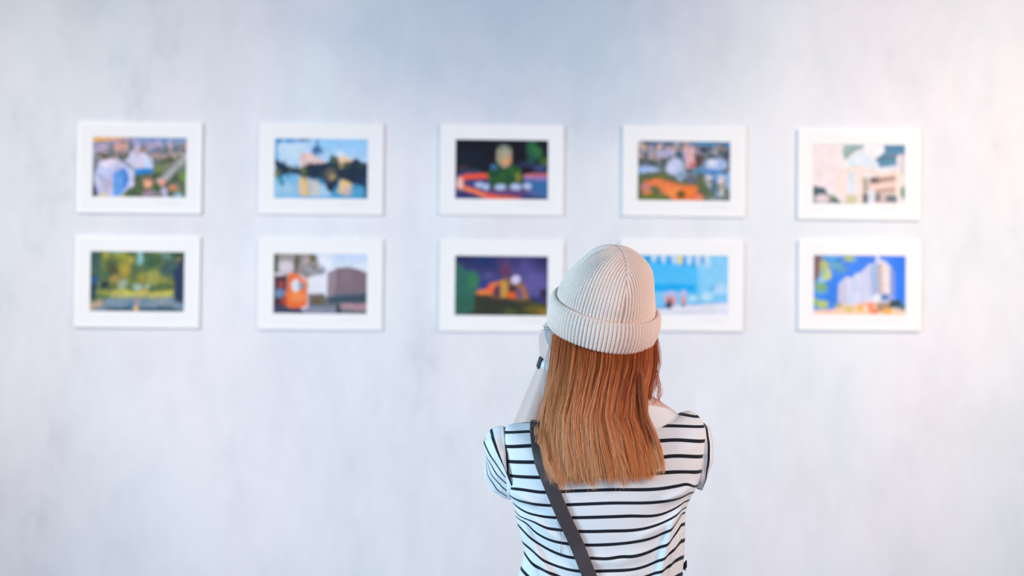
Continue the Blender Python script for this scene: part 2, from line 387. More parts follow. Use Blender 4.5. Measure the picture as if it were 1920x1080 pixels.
def pic1():                                          # aerial campus: white and blue building, roofs, trees
    c = Canvas(242, 235, 1212, 842, (120, 128, 140))
    c.vg(235, 300, (150, 140, 165), (150, 150, 185))
    c.p([(230, 225), (620, 240), (420, 268), (240, 290)], (255, 178, 92), 20); c.r(700, 238, 1215, 275, (92, 150, 205), 25, .8)
    c.blobs(250, 285, 1210, 450, 60, [(205, 165, 160), (150, 140, 180), (190, 190, 220), (120, 120, 110), (215, 140, 120), (90, 110, 120)], 12, 42, .75, True)
    c.e(525, 325, 52, 40, (222, 160, 145), 24, .8); c.e(700, 300, 40, 50, (180, 185, 230), 24, .8); c.e(840, 365, 30, 20, (90, 165, 215), 14)
    c.e(340, 340, 70, 40, (190, 175, 205), 26, .8); c.e(930, 310, 40, 30, (190, 190, 225), 22, .8); c.e(840, 320, 50, 40, (180, 170, 205), 22, .8)
    c.blobs(250, 400, 600, 470, 16, [(85, 95, 60), (60, 75, 70), (150, 100, 80)], 15, 40, .8)
    c.p([(780, 410), (1150, 380), (1060, 520), (820, 470)], (178, 150, 150), 20, .8)
    c.p([(880, 450), (1010, 460), (960, 540), (880, 520)], (112, 110, 130), 15)
    c.blobs(870, 420, 1210, 840, 50, [(70, 95, 55), (95, 115, 60), (60, 85, 75), (120, 130, 80), (90, 90, 80)], 18, 50, .8)
    c.p([(620, 580), (960, 580), (1000, 700), (600, 860), (480, 860)], (72, 98, 62), 25)
    c.blobs(620, 600, 1210, 840, 30, [(58, 84, 58), (85, 120, 60), (64, 78, 84), (120, 110, 100)], 16, 40, .8)
    c.l([(1215, 430), (1130, 520), (1000, 630), (940, 680)], 62, (168, 168, 172), 20)
    c.l([(1210, 470), (1080, 620)], 10, (100, 120, 80), 12)
    c.e(1190, 620, 30, 50, (105, 155, 62), 20)
    c.e(815, 700, 44, 38, (240, 165, 130), 22); c.e(965, 690, 34, 38, (238, 160, 140), 22); c.e(830, 800, 60, 36, (170, 140, 165), 30, .8)
    c.e(1080, 740, 35, 28, (220, 140, 90), 18); c.e(1000, 790, 38, 50, (190, 185, 220), 18); c.e(1130, 815, 40, 26, (160, 200, 220), 15)
    c.e(915, 755, 45, 32, (50, 90, 45), 14)
    c.p([(570, 470), (640, 375), (780, 400), (870, 470), (870, 550), (680, 545)], (214, 206, 232), 14)
    c.e(820, 490, 40, 45, (190, 215, 240), 14); c.r(690, 300, 720, 400, (200, 190, 230), 12)
    c.p([(660, 545), (875, 540), (880, 590), (680, 605)], (20, 130, 215), 12)
    c.p([(262, 640), (300, 500), (430, 455), (590, 520), (670, 560), (655, 700), (560, 810), (440, 842), (300, 842), (268, 740)], (196, 200, 236), 14)
    c.e(420, 500, 110, 40, (225, 218, 240), 18)
    c.p([(470, 590), (600, 575), (600, 700), (560, 800), (450, 830)], (86, 160, 235), 14); c.l([(565, 590), (570, 730)], 40, (30, 115, 215), 10)
    c.l([(630, 560), (635, 720)], 36, (205, 205, 245), 10); c.p([(360, 650), (440, 640), (440, 800), (360, 800)], (200, 180, 205), 14, .8)
    for y in range(640, 820, 22): c.l([(290, y), (580, y - 16)], 5, (150, 165, 220), 6, .6)
    c.e(360, 822, 55, 22, (215, 200, 150), 14); c.p([(240, 700), (275, 720), (300, 845), (240, 845)], (58, 68, 88), 12)
    c.e(540, 832, 45, 14, (200, 195, 90), 10)
    return c
def pic2():                                          # lake with dark trees and pale buildings mirrored
    c = Canvas(250, 247, 1208, 850, (170, 210, 245))
    c.vg(247, 560, (150, 205, 250), (190, 220, 245)); c.e(430, 360, 200, 110, (205, 228, 248), 90)
    c.e(290, 262, 45, 30, (0, 120, 190), 25); c.e(420, 262, 60, 24, (20, 150, 215), 20); c.e(560, 258, 55, 16, (20, 100, 150), 14)
    c.l([(262, 280), (275, 480)], 40, (70, 160, 220), 30, .8)
    c.l([(688, 247), (690, 330), (675, 400)], 26, (70, 130, 180), 14); c.e(690, 370, 50, 38, (50, 110, 160), 25)
    c.p([(520, 400), (640, 395), (760, 470), (760, 540), (520, 540)], (240, 205, 200), 12); c.r(560, 400, 580, 530, (215, 170, 160), 8, .7)
    c.e(930, 400, 45, 35, (225, 235, 245), 30)
    c.p([(890, 425), (980, 415), (1080, 470), (1060, 540), (900, 540)], (240, 208, 170), 14)
    c.vg(600, 850, (60, 120, 165), (70, 165, 215))
    c.p([(250, 600), (520, 600), (520, 850), (250, 850)], (120, 190, 230), 30); c.e(380, 760, 130, 60, (165, 205, 235), 50)
    c.p([(640, 690), (800, 690), (830, 830), (600, 840)], (165, 205, 235), 25)
    c.r(515, 640, 590, 830, (232, 200, 150), 14); c.r(590, 660, 700, 820, (215, 205, 190), 25, .8); c.r(568, 650, 584, 820, (225, 180, 80), 8, .7)
    c.r(900, 650, 1045, 800, (232, 200, 130), 20); c.e(1000, 760, 50, 50, (220, 190, 180), 25)
    c.e(1120, 790, 90, 50, (80, 160, 205), 30)
    c.p([(250, 450), (330, 500), (440, 555), (520, 540), (600, 510), (700, 490), (790, 480), (820, 410), (890, 430), (920, 520), (1010, 510), (1090, 440), (1150, 480), (1210, 480), (1210, 740), (1090, 700), (980, 660), (890, 620), (850, 790), (790, 760), (750, 640), (560, 640), (500, 610), (420, 580), (340, 640), (250, 640)], (28, 48, 72), 16)
    c.blobs(270, 500, 1200, 640, 45, [(38, 60, 60), (20, 36, 64), (60, 78, 55), (30, 50, 80)], 14, 40, .6)
    c.e(550, 570, 30, 45, (105, 110, 60), 22); c.e(850, 450, 45, 45, (70, 95, 80), 25); c.e(930, 510, 30, 30, (150, 140, 90), 18)
    c.e(820, 600, 52, 60, (110, 105, 90), 25, .8); c.e(830, 620, 22, 26, (180, 150, 110), 16)
    c.e(275, 610, 38, 45, (120, 130, 70), 22); c.l([(310, 630), (330, 700)], 40, (40, 110, 140), 24)
    c.r(250, 836, 1210, 852, (40, 150, 205), 8, .7); c.p([(1150, 640), (1210, 640), (1210, 850), (1180, 850)], (24, 70, 110), 20, .8)
    return c
def pic3():                                          # night roundabout with light trails
    c = Canvas(248, 265, 1205, 878, (10, 12, 28), 0.5)
    c.e(350, 480, 200, 120, (14, 26, 44), 80); c.e(330, 560, 60, 25, (70, 48, 60), 25); c.e(420, 590, 80, 18, (40, 60, 80), 20)
    c.e(1030, 340, 45, 80, (40, 110, 72), 35, .9); c.e(1085, 400, 50, 60, (50, 120, 66), 35, .9); c.e(1040, 470, 40, 50, (30, 84, 80), 30)
    c.e(1170, 490, 45, 45, (70, 100, 36), 25); c.e(1120, 555, 60, 35, (60, 78, 130), 30); c.e(980, 520, 90, 22, (44, 56, 90), 20)
    c.p([(240, 600), (500, 600), (600, 640), (930, 620), (1210, 600), (1210, 885), (240, 885)], (52, 58, 112), 20)
    c.p([(960, 690), (1210, 680), (1210, 860), (980, 820)], (52, 110, 170), 25)
    c.l([(930, 640), (1060, 622), (1210, 626)], 34, (206, 112, 128), 14); c.l([(960, 660), (1210, 664)], 26, (160, 140, 205), 16)
    c.e(760, 800, 260, 48, (110, 74, 120), 40, .8)
    c.l([(590, 640), (420, 645), (310, 670), (290, 730), (400, 790), (560, 845), (720, 868), (900, 878)], 52, (236, 96, 66), 18)
    c.l([(590, 640), (420, 650), (330, 680)], 22, (250, 84, 40), 12)
    c.e(300, 720, 36, 56, (255, 205, 190), 24); c.l([(330, 765), (450, 812), (560, 850)], 20, (250, 150, 96), 12)
    c.e(480, 725, 125, 28, (66, 66, 120), 14)
    c.p([(600, 740), (575, 610), (640, 520), (700, 500), (840, 500), (900, 560), (960, 640), (930, 720), (820, 760), (640, 780)], (28, 74, 50), 18)
    c.blobs(600, 540, 930, 730, 40, [(30, 84, 46), (62, 110, 40), (20, 60, 60), (44, 96, 40)], 14, 34, .7)
    c.e(640, 545, 36, 30, (62, 110, 150), 18); c.e(900, 650, 25, 40, (140, 130, 40), 18)
    c.p([(668, 470), (672, 370), (745, 322), (822, 370), (828, 480), (790, 545), (755, 560), (700, 520)], (165, 155, 130), 16)
    c.e(745, 350, 60, 30, (120, 135, 120), 16); c.e(775, 485, 48, 45, (226, 160, 110), 22); c.e(745, 410, 20, 60, (180, 172, 150), 16)
    for x, y, w in ((500, 735, 45), (570, 755, 34), (715, 752, 60), (872, 745, 55), (985, 740, 42)): c.e(x, y, w, 34, (184, 198, 236), 16)
    return c
def pic4():                                          # aerial town with orange roof
    c = Canvas(262, 285, 1215, 890, (110, 120, 130))
    c.vg(285, 330, (28, 80, 140), (96, 125, 160)); c.r(800, 285, 1220, 335, (60, 150, 205), 20, .8)
    c.blobs(262, 325, 1215, 460, 80, [(190, 150, 140), (150, 150, 185), (80, 100, 110), (200, 180, 180), (110, 120, 140), (60, 80, 95)], 12, 36, .75, True)
    c.blobs(262, 430, 1215, 620, 50, [(70, 90, 80), (90, 85, 110), (60, 84, 62), (120, 120, 150), (60, 70, 90)], 18, 48, .8)
    c.blobs(270, 330, 720, 440, 26, [(214, 176, 160), (190, 180, 210), (205, 170, 170), (150, 150, 170)], 12, 34, .7)
    c.e(540, 410, 90, 38, (180, 175, 215), 30); c.e(310, 350, 60, 30, (190, 165, 150), 25)
    c.e(690, 420, 50, 45, (60, 92, 108), 22)
    c.r(745, 345, 850, 550, (208, 160, 165), 16); c.r(770, 370, 790, 540, (235, 190, 190), 10); c.r(820, 370, 840, 500, (232, 200, 200), 10); c.e(820, 520, 30, 24, (214, 100, 120), 15)
    c.p([(730, 400), (755, 360), (755, 520), (735, 540)], (140, 160, 200), 10)
    c.e(895, 480, 52, 60, (90, 70, 62), 25); c.e(940, 370, 50, 36, (40, 56, 74), 20)
    c.e(640, 545, 92, 75, (205, 210, 238), 26); c.e(700, 620, 46, 60, (160, 190, 235), 24)
    c.e(350, 585, 110, 44, (160, 190, 232), 22); c.e(420, 590, 40, 28, (180, 195, 225), 18)
    c.e(1070, 520, 130, 60, (166, 196, 232), 26); c.e(1030, 500, 50, 40, (205, 215, 240), 20); c.e(1180, 430, 36, 40, (60, 76, 110), 20)
    c.e(900, 590, 60, 40, (90, 170, 225), 22); c.l([(950, 585), (1160, 600)], 40, (56, 128, 200), 18)
    c.p([(930, 640), (1060, 620), (1220, 600), (1220, 780), (1090, 830), (960, 750)], (130, 180, 230), 20)
    c.e(985, 690, 38, 70, (222, 218, 236), 22); c.e(1120, 720, 50, 90, (238, 216, 214), 24); c.l([(1060, 640), (1040, 800)], 24, (60, 130, 205), 14)
    c.p([(262, 640), (540, 600), (700, 690), (900, 640), (1060, 820), (1215, 830), (1215, 895), (262, 895)], (92, 106, 72), 24)
    c.blobs(270, 600, 1210, 880, 45, [(74, 98, 42), (60, 90, 60), (110, 115, 60), (90, 100, 80)], 16, 45, .7)
    c.e(830, 680, 55, 40, (100, 105, 130), 22); c.e(1090, 860, 100, 22, (130, 150, 160), 18)
    c.p([(300, 760), (370, 680), (560, 690), (720, 720), (870, 740), (930, 840), (900, 890), (620, 890), (530, 800), (420, 740), (320, 800)], (232, 124, 72), 18)
    c.e(620, 800, 90, 50, (250, 146, 76), 30); c.e(800, 790, 80, 60, (250, 128, 60), 25); c.e(350, 760, 50, 40, (200, 130, 140), 25); c.e(370, 815, 45, 25, (225, 130, 80), 20)
    c.e(900, 840, 45, 40, (236, 130, 110), 22); c.e(715, 825, 44, 34, (96, 80, 36), 16); c.l([(712, 700), (716, 800)], 10, (170, 110, 80), 8)
    c.e(420, 860, 120, 30, (110, 120, 50), 20)
    return c
def pic5():                                          # bright modern building
    c = Canvas(250, 265, 1195, 860, (236, 230, 234), 0.3)
    c.r(240, 260, 545, 720, (244, 230, 234), 12)
    for y in range(440, 700, 44): c.l([(250, y), (530, y + 26)], 7, (226, 205, 214), 8, .8)
    c.l([(253, 265), (253, 420)], 10, (150, 160, 180), 8, .7); c.l([(550, 300), (555, 470)], 12, (228, 214, 200), 10)
    c.p([(560, 265), (1000, 262), (1000, 300), (740, 300), (640, 360), (570, 420), (555, 330)], (150, 182, 180), 20)
    c.l([(590, 400), (660, 330), (750, 290)], 16, (110, 140, 140), 14, .8)
    c.p([(600, 420), (740, 310), (900, 380), (940, 520), (840, 560), (720, 480), (600, 520)], (222, 232, 244), 20)
    c.p([(760, 265), (1000, 265), (1000, 350), (880, 390), (790, 360)], (244, 240, 244), 20)
    c.p([(980, 262), (1200, 262), (1200, 370), (1120, 360), (900, 410), (990, 330)], (84, 140, 175), 14); c.l([(1000, 320), (1190, 278)], 10, (60, 100, 140), 8)
    c.p([(900, 410), (1110, 375), (1110, 470), (940, 500)], (86, 140, 170), 14); c.l([(910, 410), (1120, 372)], 16, (70, 80, 90), 10)
    c.l([(940, 510), (1180, 470)], 26, (214, 222, 240), 14); c.l([(1165, 380), (1165, 560)], 40, (215, 205, 205), 14)
    c.p([(500, 550), (720, 485), (1130, 590), (1140, 540), (940, 580), (740, 500)], (244, 216, 204), 12)
    c.l([(510, 552), (720, 492), (930, 570), (1140, 540)], 32, (245, 218, 206), 14)
    c.r(610, 540, 690, 740, (214, 226, 238), 14); c.p([(760, 590), (860, 600), (1100, 575), (1100, 850), (760, 850)], (206, 184, 180), 14)
    c.r(845, 590, 935, 650, (94, 92, 98), 14); c.l([(930, 620), (1095, 590)], 40, (172, 140, 120), 14)
    c.l([(860, 690), (1120, 660)], 50, (244, 214, 204), 14); c.l([(890, 725), (1100, 705)], 14, (176, 120, 100), 10)
    c.r(765, 620, 800, 740, (150, 160, 140), 12); c.r(762, 760, 820, 855, (92, 108, 120), 12); c.r(885, 750, 940, 840, (120, 120, 116), 14)
    c.r(1000, 780, 1110, 835, (92, 112, 128), 12); c.r(820, 720, 895, 855, (222, 226, 240), 14); c.r(1095, 545, 1165, 760, (247, 226, 216), 14)
    c.r(690, 500, 755, 860, (247, 226, 218), 10); c.r(495, 570, 600, 770, (250, 226, 222), 12); c.r(590, 770, 700, 850, (206, 204, 168), 16)
    c.e(1180, 740, 30, 60, (80, 140, 120), 20)
    c.p([(248, 680), (370, 705), (400, 765), (480, 790), (560, 858), (248, 862)], (70, 98, 112), 14); c.e(345, 815, 85, 40, (222, 206, 214), 16)
    c.e(455, 800, 30, 22, (120, 150, 90), 14); c.l([(420, 850), (780, 856)], 12, (130, 150, 110), 10)
    return c
def pic6():                                          # tree-lined road
    c = Canvas(250, 228, 1215, 850, (84, 110, 60))
    c.blobs(250, 228, 1215, 640, 150, [(84, 112, 60), (120, 130, 50), (64, 96, 74), (54, 84, 70), (100, 120, 70), (140, 140, 64)], 20, 60, .6)
    c.e(290, 330, 60, 130, (44, 84, 84), 50); c.e(420, 270, 40, 40, (168, 160, 52), 30); c.e(560, 280, 70, 40, (150, 155, 50), 30); c.e(605, 430, 55, 80, (172, 150, 54), 40)
    c.e(660, 320, 40, 40, (180, 160, 70), 30); c.e(500, 240, 45, 14, (120, 170, 180), 14); c.l([(755, 235), (750, 340)], 50, (140, 188, 196), 24); c.e(1025, 285, 45, 30, (110, 150, 140), 26)
    c.e(490, 420, 50, 60, (70, 70, 44), 36); c.e(850, 350, 70, 80, (52, 92, 62), 40); c.e(900, 500, 100, 70, (156, 156, 74), 40); c.e(500, 520, 40, 40, (168, 140, 70), 24)
    c.e(770, 500, 50, 50, (150, 145, 60), 30); c.e(580, 600, 35, 60, (168, 180, 150), 26); c.e(610, 560, 25, 30, (150, 165, 160), 18); c.e(730, 600, 45, 34, (160, 190, 180), 24); c.e(830, 590, 24, 30, (160, 180, 150), 16)
    c.e(1030, 390, 80, 90, (60, 90, 90), 45); c.e(1170, 310, 40, 22, (150, 120, 70), 20)
    c.r(920, 560, 1090, 640, (90, 110, 62), 20); c.r(250, 640, 1215, 690, (150, 150, 70), 22)
    for x in range(480, 1100, 34): c.e(x, 690, 13, 24, (190, 190, 130), 10)
    c.r(480, 640, 1090, 668, (200, 190, 70), 16, .8); c.e(800, 640, 20, 30, (200, 160, 50), 14)
    c.p([(250, 860), (420, 720), (640, 712), (1130, 712), (1220, 760), (1220, 860)], (116, 140, 158), 18)
    c.p([(300, 860), (480, 810), (620, 790), (690, 830), (760, 800), (1000, 790), (1220, 830), (1220, 860)], (62, 88, 108), 22); c.e(980, 750, 120, 22, (140, 155, 165), 22)
    c.p([(245, 765), (380, 728), (400, 765), (280, 830), (245, 840)], (190, 165, 140), 16)
    c.p([(250, 470), (330, 480), (330, 715), (250, 730)], (28, 60, 78), 22); c.e(295, 520, 36, 40, (34, 96, 150), 24); c.r(355, 535, 445, 620, (28, 46, 66), 20); c.l([(335, 560), (340, 720)], 22, (110, 130, 100), 14, .7)
    c.p([(1220, 230), (1130, 380), (1080, 430), (1100, 600), (1120, 740), (1220, 760)], (30, 52, 88), 30)
    c.e(1160, 245, 70, 22, (34, 60, 56), 18)
    c.e(722, 740, 16, 26, (205, 150, 160), 12); c.e(728, 820, 22, 34, (226, 180, 110), 14); c.e(675, 800, 26, 24, (50, 110, 150), 16)
    return c
def pic7():                                          # orange bus and domed building
    c = Canvas(238, 232, 1200, 848, (224, 230, 244), 0.4)
    c.vg(232, 420, (196, 218, 246), (232, 236, 246)); c.e(760, 310, 80, 80, (236, 238, 248), 50)
    c.p([(235, 228), (660, 228), (700, 350), (780, 430), (620, 480), (420, 440), (235, 470)], (160, 150, 150), 20)
    c.e(370, 370, 85, 60, (214, 206, 214), 26); c.e(560, 290, 50, 40, (190, 170, 170), 24)
    c.l([(262, 235), (255, 420)], 46, (50, 78, 60), 20); c.e(290, 235, 40, 14, (130, 60, 70), 14)
    c.l([(490, 235), (470, 330), (460, 410)], 44, (84, 80, 60), 20); c.e(640, 275, 36, 50, (96, 100, 40), 24)
    c.blobs(440, 240, 700, 420, 30, [(110, 105, 90), (140, 130, 125), (84, 90, 70)], 10, 26, .6)
    c.blobs(560, 370, 760, 460, 16, [(150, 165, 190), (170, 175, 185), (120, 130, 135)], 14, 30, .7)
    c.p([(235, 470), (380, 440), (380, 780), (235, 850)], (74, 50, 62), 20); c.e(315, 550, 26, 26, (190, 76, 66), 18); c.e(305, 640, 60, 44, (110, 140, 175), 24)
    c.e(300, 445, 60, 14, (230, 222, 228), 12)
    c.p([(600, 470), (780, 440), (790, 640), (600, 640)], (232, 232, 244), 18)
    c.p([(790, 700), (795, 430), (900, 375), (1000, 365), (1110, 385), (1200, 430), (1200, 690)], (128, 108, 122), 12)
    c.p([(800, 440), (890, 400), (860, 660), (800, 680)], (160, 140, 150), 20, .8); c.e(1000, 480, 60, 90, (146, 122, 134), 50, .6)
    c.p([(760, 680), (900, 640), (1205, 622), (1205, 850), (600, 850), (600, 660)], (96, 110, 122), 16)
    c.p([(800, 680), (1205, 630), (1205, 720), (820, 740)], (60, 78, 94), 16); c.p([(600, 640), (760, 640), (800, 760), (620, 740)], (110, 104, 100), 20); c.e(690, 720, 60, 30, (110, 90, 60), 20)
    c.p([(930, 745), (1205, 735), (1205, 810), (930, 800)], (178, 140, 150), 14); c.p([(580, 780), (880, 770), (880, 850), (480, 850)], (136, 140, 160), 16)
    c.p([(235, 770), (520, 780), (560, 850), (235, 850)], (56, 66, 92), 16)
    c.p([(365, 760), (385, 450), (430, 425), (520, 470), (590, 500), (590, 760), (540, 785), (420, 795)], (240, 112, 50), 12)
    c.e(470, 560, 44, 66, (220, 225, 236), 14); c.e(530, 560, 30, 40, (140, 150, 160), 16); c.e(565, 500, 26, 22, (244, 170, 140), 14)
    c.e(490, 680, 84, 50, (250, 150, 80), 30, .8); c.e(505, 700, 18, 12, (200, 140, 160), 10); c.e(350, 720, 26, 40, (180, 70, 50), 18)
    c.l([(905, 770), (910, 845)], 36, (44, 56, 70), 12)
    return c
def pic8():                                          # lit house at dusk under a dark sky
    c = Canvas(238, 225, 1190, 832, (50, 54, 108), 0.6)
    c.vg(225, 640, (30, 36, 84), (84, 84, 150)); c.e(560, 280, 130, 60, (30, 50, 106), 50); c.e(900, 330, 150, 90, (92, 82, 150), 80, .8); c.e(1060, 480, 140, 100, (108, 96, 166), 80, .7)
    c.e(760, 270, 90, 40, (80, 62, 116), 40, .8); c.e(860, 290, 60, 70, (44, 48, 104), 40, .7); c.e(760, 370, 60, 60, (104, 56, 80), 40, .9); c.e(590, 430, 50, 30, (86, 80, 140), 30)
    c.e(520, 510, 60, 40, (40, 56, 130), 30)
    c.p([(450, 600), (540, 575), (600, 510), (700, 480), (750, 420), (810, 460), (880, 470), (960, 510), (1000, 620), (1000, 690), (720, 680), (460, 640)], (132, 92, 66), 16)
    c.p([(460, 590), (560, 560), (600, 510), (720, 480), (640, 560), (600, 620), (470, 620)], (234, 124, 54), 14); c.e(595, 560, 34, 40, (246, 96, 44), 18)
    c.r(705, 470, 765, 650, (200, 150, 70), 14); c.r(640, 540, 690, 630, (78, 50, 84), 12); c.r(775, 520, 860, 590, (62, 46, 62), 12); c.e(820, 620, 50, 36, (246, 92, 34), 16)
    c.r(875, 545, 935, 650, (104, 84, 130), 12); c.p([(860, 500), (950, 520), (1000, 690), (945, 690), (930, 560)], (176, 112, 76), 12)
    c.e(855, 462, 48, 42, (216, 206, 240), 14); c.r(1110, 560, 1190, 640, (44, 40, 70), 20)
    c.p([(380, 640), (470, 620), (720, 655), (1195, 710), (1195, 835), (380, 835)], (50, 54, 42), 14)
    c.e(1080, 770, 130, 50, (100, 94, 36), 40); c.e(1150, 790, 60, 24, (150, 116, 36), 24); c.e(800, 790, 60, 30, (80, 88, 44), 26); c.e(950, 690, 100, 18, (70, 70, 40), 16)
    c.p([(236, 290), (280, 300), (340, 380), (440, 380), (490, 440), (480, 540), (450, 620), (430, 790), (236, 835)], (46, 104, 92), 22); c.e(420, 480, 50, 80, (56, 124, 84), 40); c.e(330, 720, 100, 80, (46, 98, 82), 40)
    return c
def pic9():                                          # bright blue underwater-like hall, three walkers
    c = Canvas(75, 235, 1035, 840, (70, 190, 250), 0.25)
    c.vg(235, 620, (60, 190, 250), (86, 192, 250)); c.p([(720, 235), (1040, 235), (1040, 720), (740, 720)], (140, 208, 250), 50, .85)
    c.r(60, 525, 700, 610, (0, 172, 244), 22); c.p([(840, 560), (930, 500), (900, 590), (840, 600)], (70, 186, 240), 24); c.e(960, 590, 80, 80, (176, 218, 250), 50)
    c.p([(60, 620), (560, 600), (720, 640), (1040, 620), (1040, 700), (560, 740), (60, 780)], (120, 200, 246), 26); c.e(820, 650, 60, 40, (190, 226, 248), 30); c.e(670, 670, 40, 26, (190, 230, 246), 22)
    c.r(60, 232, 1040, 250, (0, 150, 225), 10, .7)
    for x, h, k in ((110, 60, 0), (205, 80, 0), (315, 90, 0), (430, 95, 0), (575, 110, 0), (672, 120, 0), (765, 80, 0)): c.r(x - 34, 235, x + 30, 230 + h, (0, 160, 236), 18)
    for x, h in ((265, 40), (365, 50), (475, 60), (630, 70), (722, 80), (815, 90)): c.e(x, 262, 28, h, (206, 226, 244), 18)
    c.e(536, 275, 26, 56, (240, 226, 120), 14)
    c.p([(60, 790), (260, 770), (560, 740), (1040, 700), (1040, 845), (60, 845)], (226, 228, 242), 12); c.l([(60, 780), (260, 768), (420, 760)], 20, (60, 140, 220), 14); c.l([(600, 735), (1036, 705)], 8, (100, 150, 225), 8)
    c.l([(440, 810), (1030, 800)], 5, (190, 200, 225), 6); c.l([(460, 830), (1030, 780)], 5, (200, 205, 228), 6)
    c.e(440, 640, 70, 40, (190, 190, 230), 24); c.e(575, 620, 30, 36, (206, 190, 224), 18)
    for x, s in ((412, 690), (470, 700), (575, 695)):
        c.e(x, s, 26, 44, (226, 146, 140), 12)
    c.e(425, 740, 34, 38, (40, 60, 70), 16); c.e(575, 742, 20, 16, (40, 70, 80), 10); c.e(435, 700, 12, 30, (90, 70, 80), 10)
    return c
def pic10():                                         # white tower block against deep blue sky
    c = Canvas(250, 222, 1205, 832, (54, 136, 250), 0.35)
    c.vg(222, 832, (62, 130, 244), (44, 140, 250)); c.p([(1080, 222), (1205, 222), (1205, 700), (1100, 640)], (34, 122, 246), 40, .8); c.e(430, 620, 100, 120, (48, 130, 236), 60)
    c.p([(500, 740), (510, 520), (590, 440), (640, 455), (700, 400), (740, 400), (830, 310), (890, 300), (895, 222), (930, 222), (940, 260), (1010, 290), (1050, 340), (1085, 400), (1090, 690), (900, 740), (700, 740)], (214, 220, 242), 10)
    c.p([(505, 720), (515, 530), (590, 450), (610, 730)], (196, 194, 224), 12, .8); c.p([(640, 470), (710, 405), (715, 560), (660, 720), (620, 730)], (196, 212, 244), 12, .8)
    c.p([(720, 410), (835, 330), (840, 700), (715, 710)], (214, 218, 244), 10); c.p([(840, 330), (920, 300), (935, 640), (850, 640)], (166, 190, 230), 10)
    for k in range(11):
        y = 350 + k * 30
        c.l([(735, y + 24), (835, y), (925, y - 28)], 7, (134, 152, 214), 7, .6)
    c.p([(925, 300), (955, 320), (955, 600), (930, 620)], (196, 160, 150), 8)
    for k in range(8): c.l([(930, 345 + 34 * k), (955, 335 + 34 * k)], 8, (240, 190, 150), 6)
    c.p([(960, 280), (1040, 330), (1040, 660), (965, 640)], (226, 214, 218), 12); c.l([(1005, 320), (1010, 640)], 16, (245, 240, 236), 12); c.p([(1045, 350), (1085, 400), (1090, 690), (1045, 680)], (130, 150, 220), 12)
    c.e(905, 660, 40, 44, (236, 236, 246), 20); c.r(950, 610, 1030, 680, (90, 130, 190), 18)
    c.p([(250, 222), (340, 222), (320, 420), (270, 500), (250, 500)], (128, 96, 104), 18)
    for x, y, rx, ry, col in ((360, 330, 46, 70, (190, 200, 90)), (380, 420, 60, 60, (214, 214, 100)), (350, 400, 30, 40, (140, 190, 190)), (325, 545, 75, 50, (128, 176, 86)), (330, 480, 36, 30, (150, 205, 240)),
                              (430, 240, 80, 20, (130, 195, 225)), (480, 320, 70, 50, (110, 175, 200)), (540, 370, 60, 40, (96, 160, 190)), (620, 255, 62, 34, (178, 190, 90)), (400, 270, 60, 26, (60, 150, 220)), (500, 280, 40, 24, (50, 130, 210)),
                              (670, 262, 26, 26, (110, 180, 220)), (270, 700, 34, 40, (150, 190, 60)), (350, 730, 62, 46, (186, 206, 76)), (330, 600, 60, 20, (110, 180, 190))):
        c.e(x, y, rx, ry, col, 20, .9)
    c.p([(250, 790), (450, 780), (520, 740), (700, 730), (760, 705), (1000, 715), (1205, 790), (1205, 835), (250, 835)], (246, 206, 180), 16); c.e(510, 740, 40, 24, (160, 170, 110), 18); c.e(610, 770, 50, 40, (220, 200, 130), 22)
    c.e(820, 745, 70, 40, (246, 150, 110), 22); c.e(740, 770, 34, 30, (240, 190, 70), 18); c.e(880, 795, 40, 20, (240, 106, 60), 14); c.r(900, 700, 1040, 795, (176, 140, 116), 18); c.e(1015, 790, 44, 34, (248, 180, 70), 16); c.e(790, 760, 16, 30, (255, 235, 220), 12)
    c.p([(1035, 680), (1150, 670), (1170, 750), (1040, 755)], (50, 70, 80), 16); c.e(1180, 750, 50, 26, (76, 110, 100), 16); c.e(1105, 755, 22, 14, (110, 170, 170), 12)
    return c

FW, FH = 0.4138, 0.3045
PX0, PX1, PZT, PZB = 0.126, 0.126, 0.170, 0.180          # print margins as fractions
def ring_mesh(w, h, prof):
    """mitred rectangular moulding; prof = [(inset, y)] from the wall round to the rebate"""
    v = []
    for ins, y in prof:
        a, b2 = w / 2 - ins, h / 2 - ins
        v += [(-a, y, -b2), (a, y, -b2), (a, y, b2), (-a, y, b2)]
    return v, grid_faces(len(prof), 4, True)
def shared(name, v, f, mat, smooth=False):
    me = bpy.data.meshes.new(name); me.from_pydata([tuple(x) for x in v], [], [tuple(int(i) for i in q) for q in f]); me.materials.append(mat); me.update()
    return me
v, f = ring_mesh(FW, FH, [(0.0, 0.0), (0.0, -0.0110), (0.0012, -0.0120), (0.0128, -0.0120), (0.0136, -0.0116), (0.0138, -0.0108)])
ME_FRAME = shared('frame', v, f, M_FRAME)
iw, ih = FW - 0.0272, FH - 0.0272
wx0, wx1 = -FW / 2 + PX0 * FW, FW / 2 - PX1 * FW; wz0, wz1 = -FH / 2 + PZB * FH, FH / 2 - PZT * FH
def rect(x0, x1, z0, z1, y): return [(x0, y, z0), (x1, y, z0), (x1, y, z1), (x0, y, z1)]
v = rect(-iw / 2, iw / 2, -ih / 2, ih / 2, -0.0113) + rect(wx0 - .0012, wx1 + .0012, wz0 - .0012, wz1 + .0012, -0.0113) + rect(wx0, wx1, wz0, wz1, -0.0098)
ME_MAT = shared('mat', v, grid_faces(3, 4, True), M_MAT)
m_ = MB(); m_.box((0, -0.0045, 0), (iw, 0.007, ih)); ME_BACK = shared('backing_board', m_.v, m_.f, M_MAT)
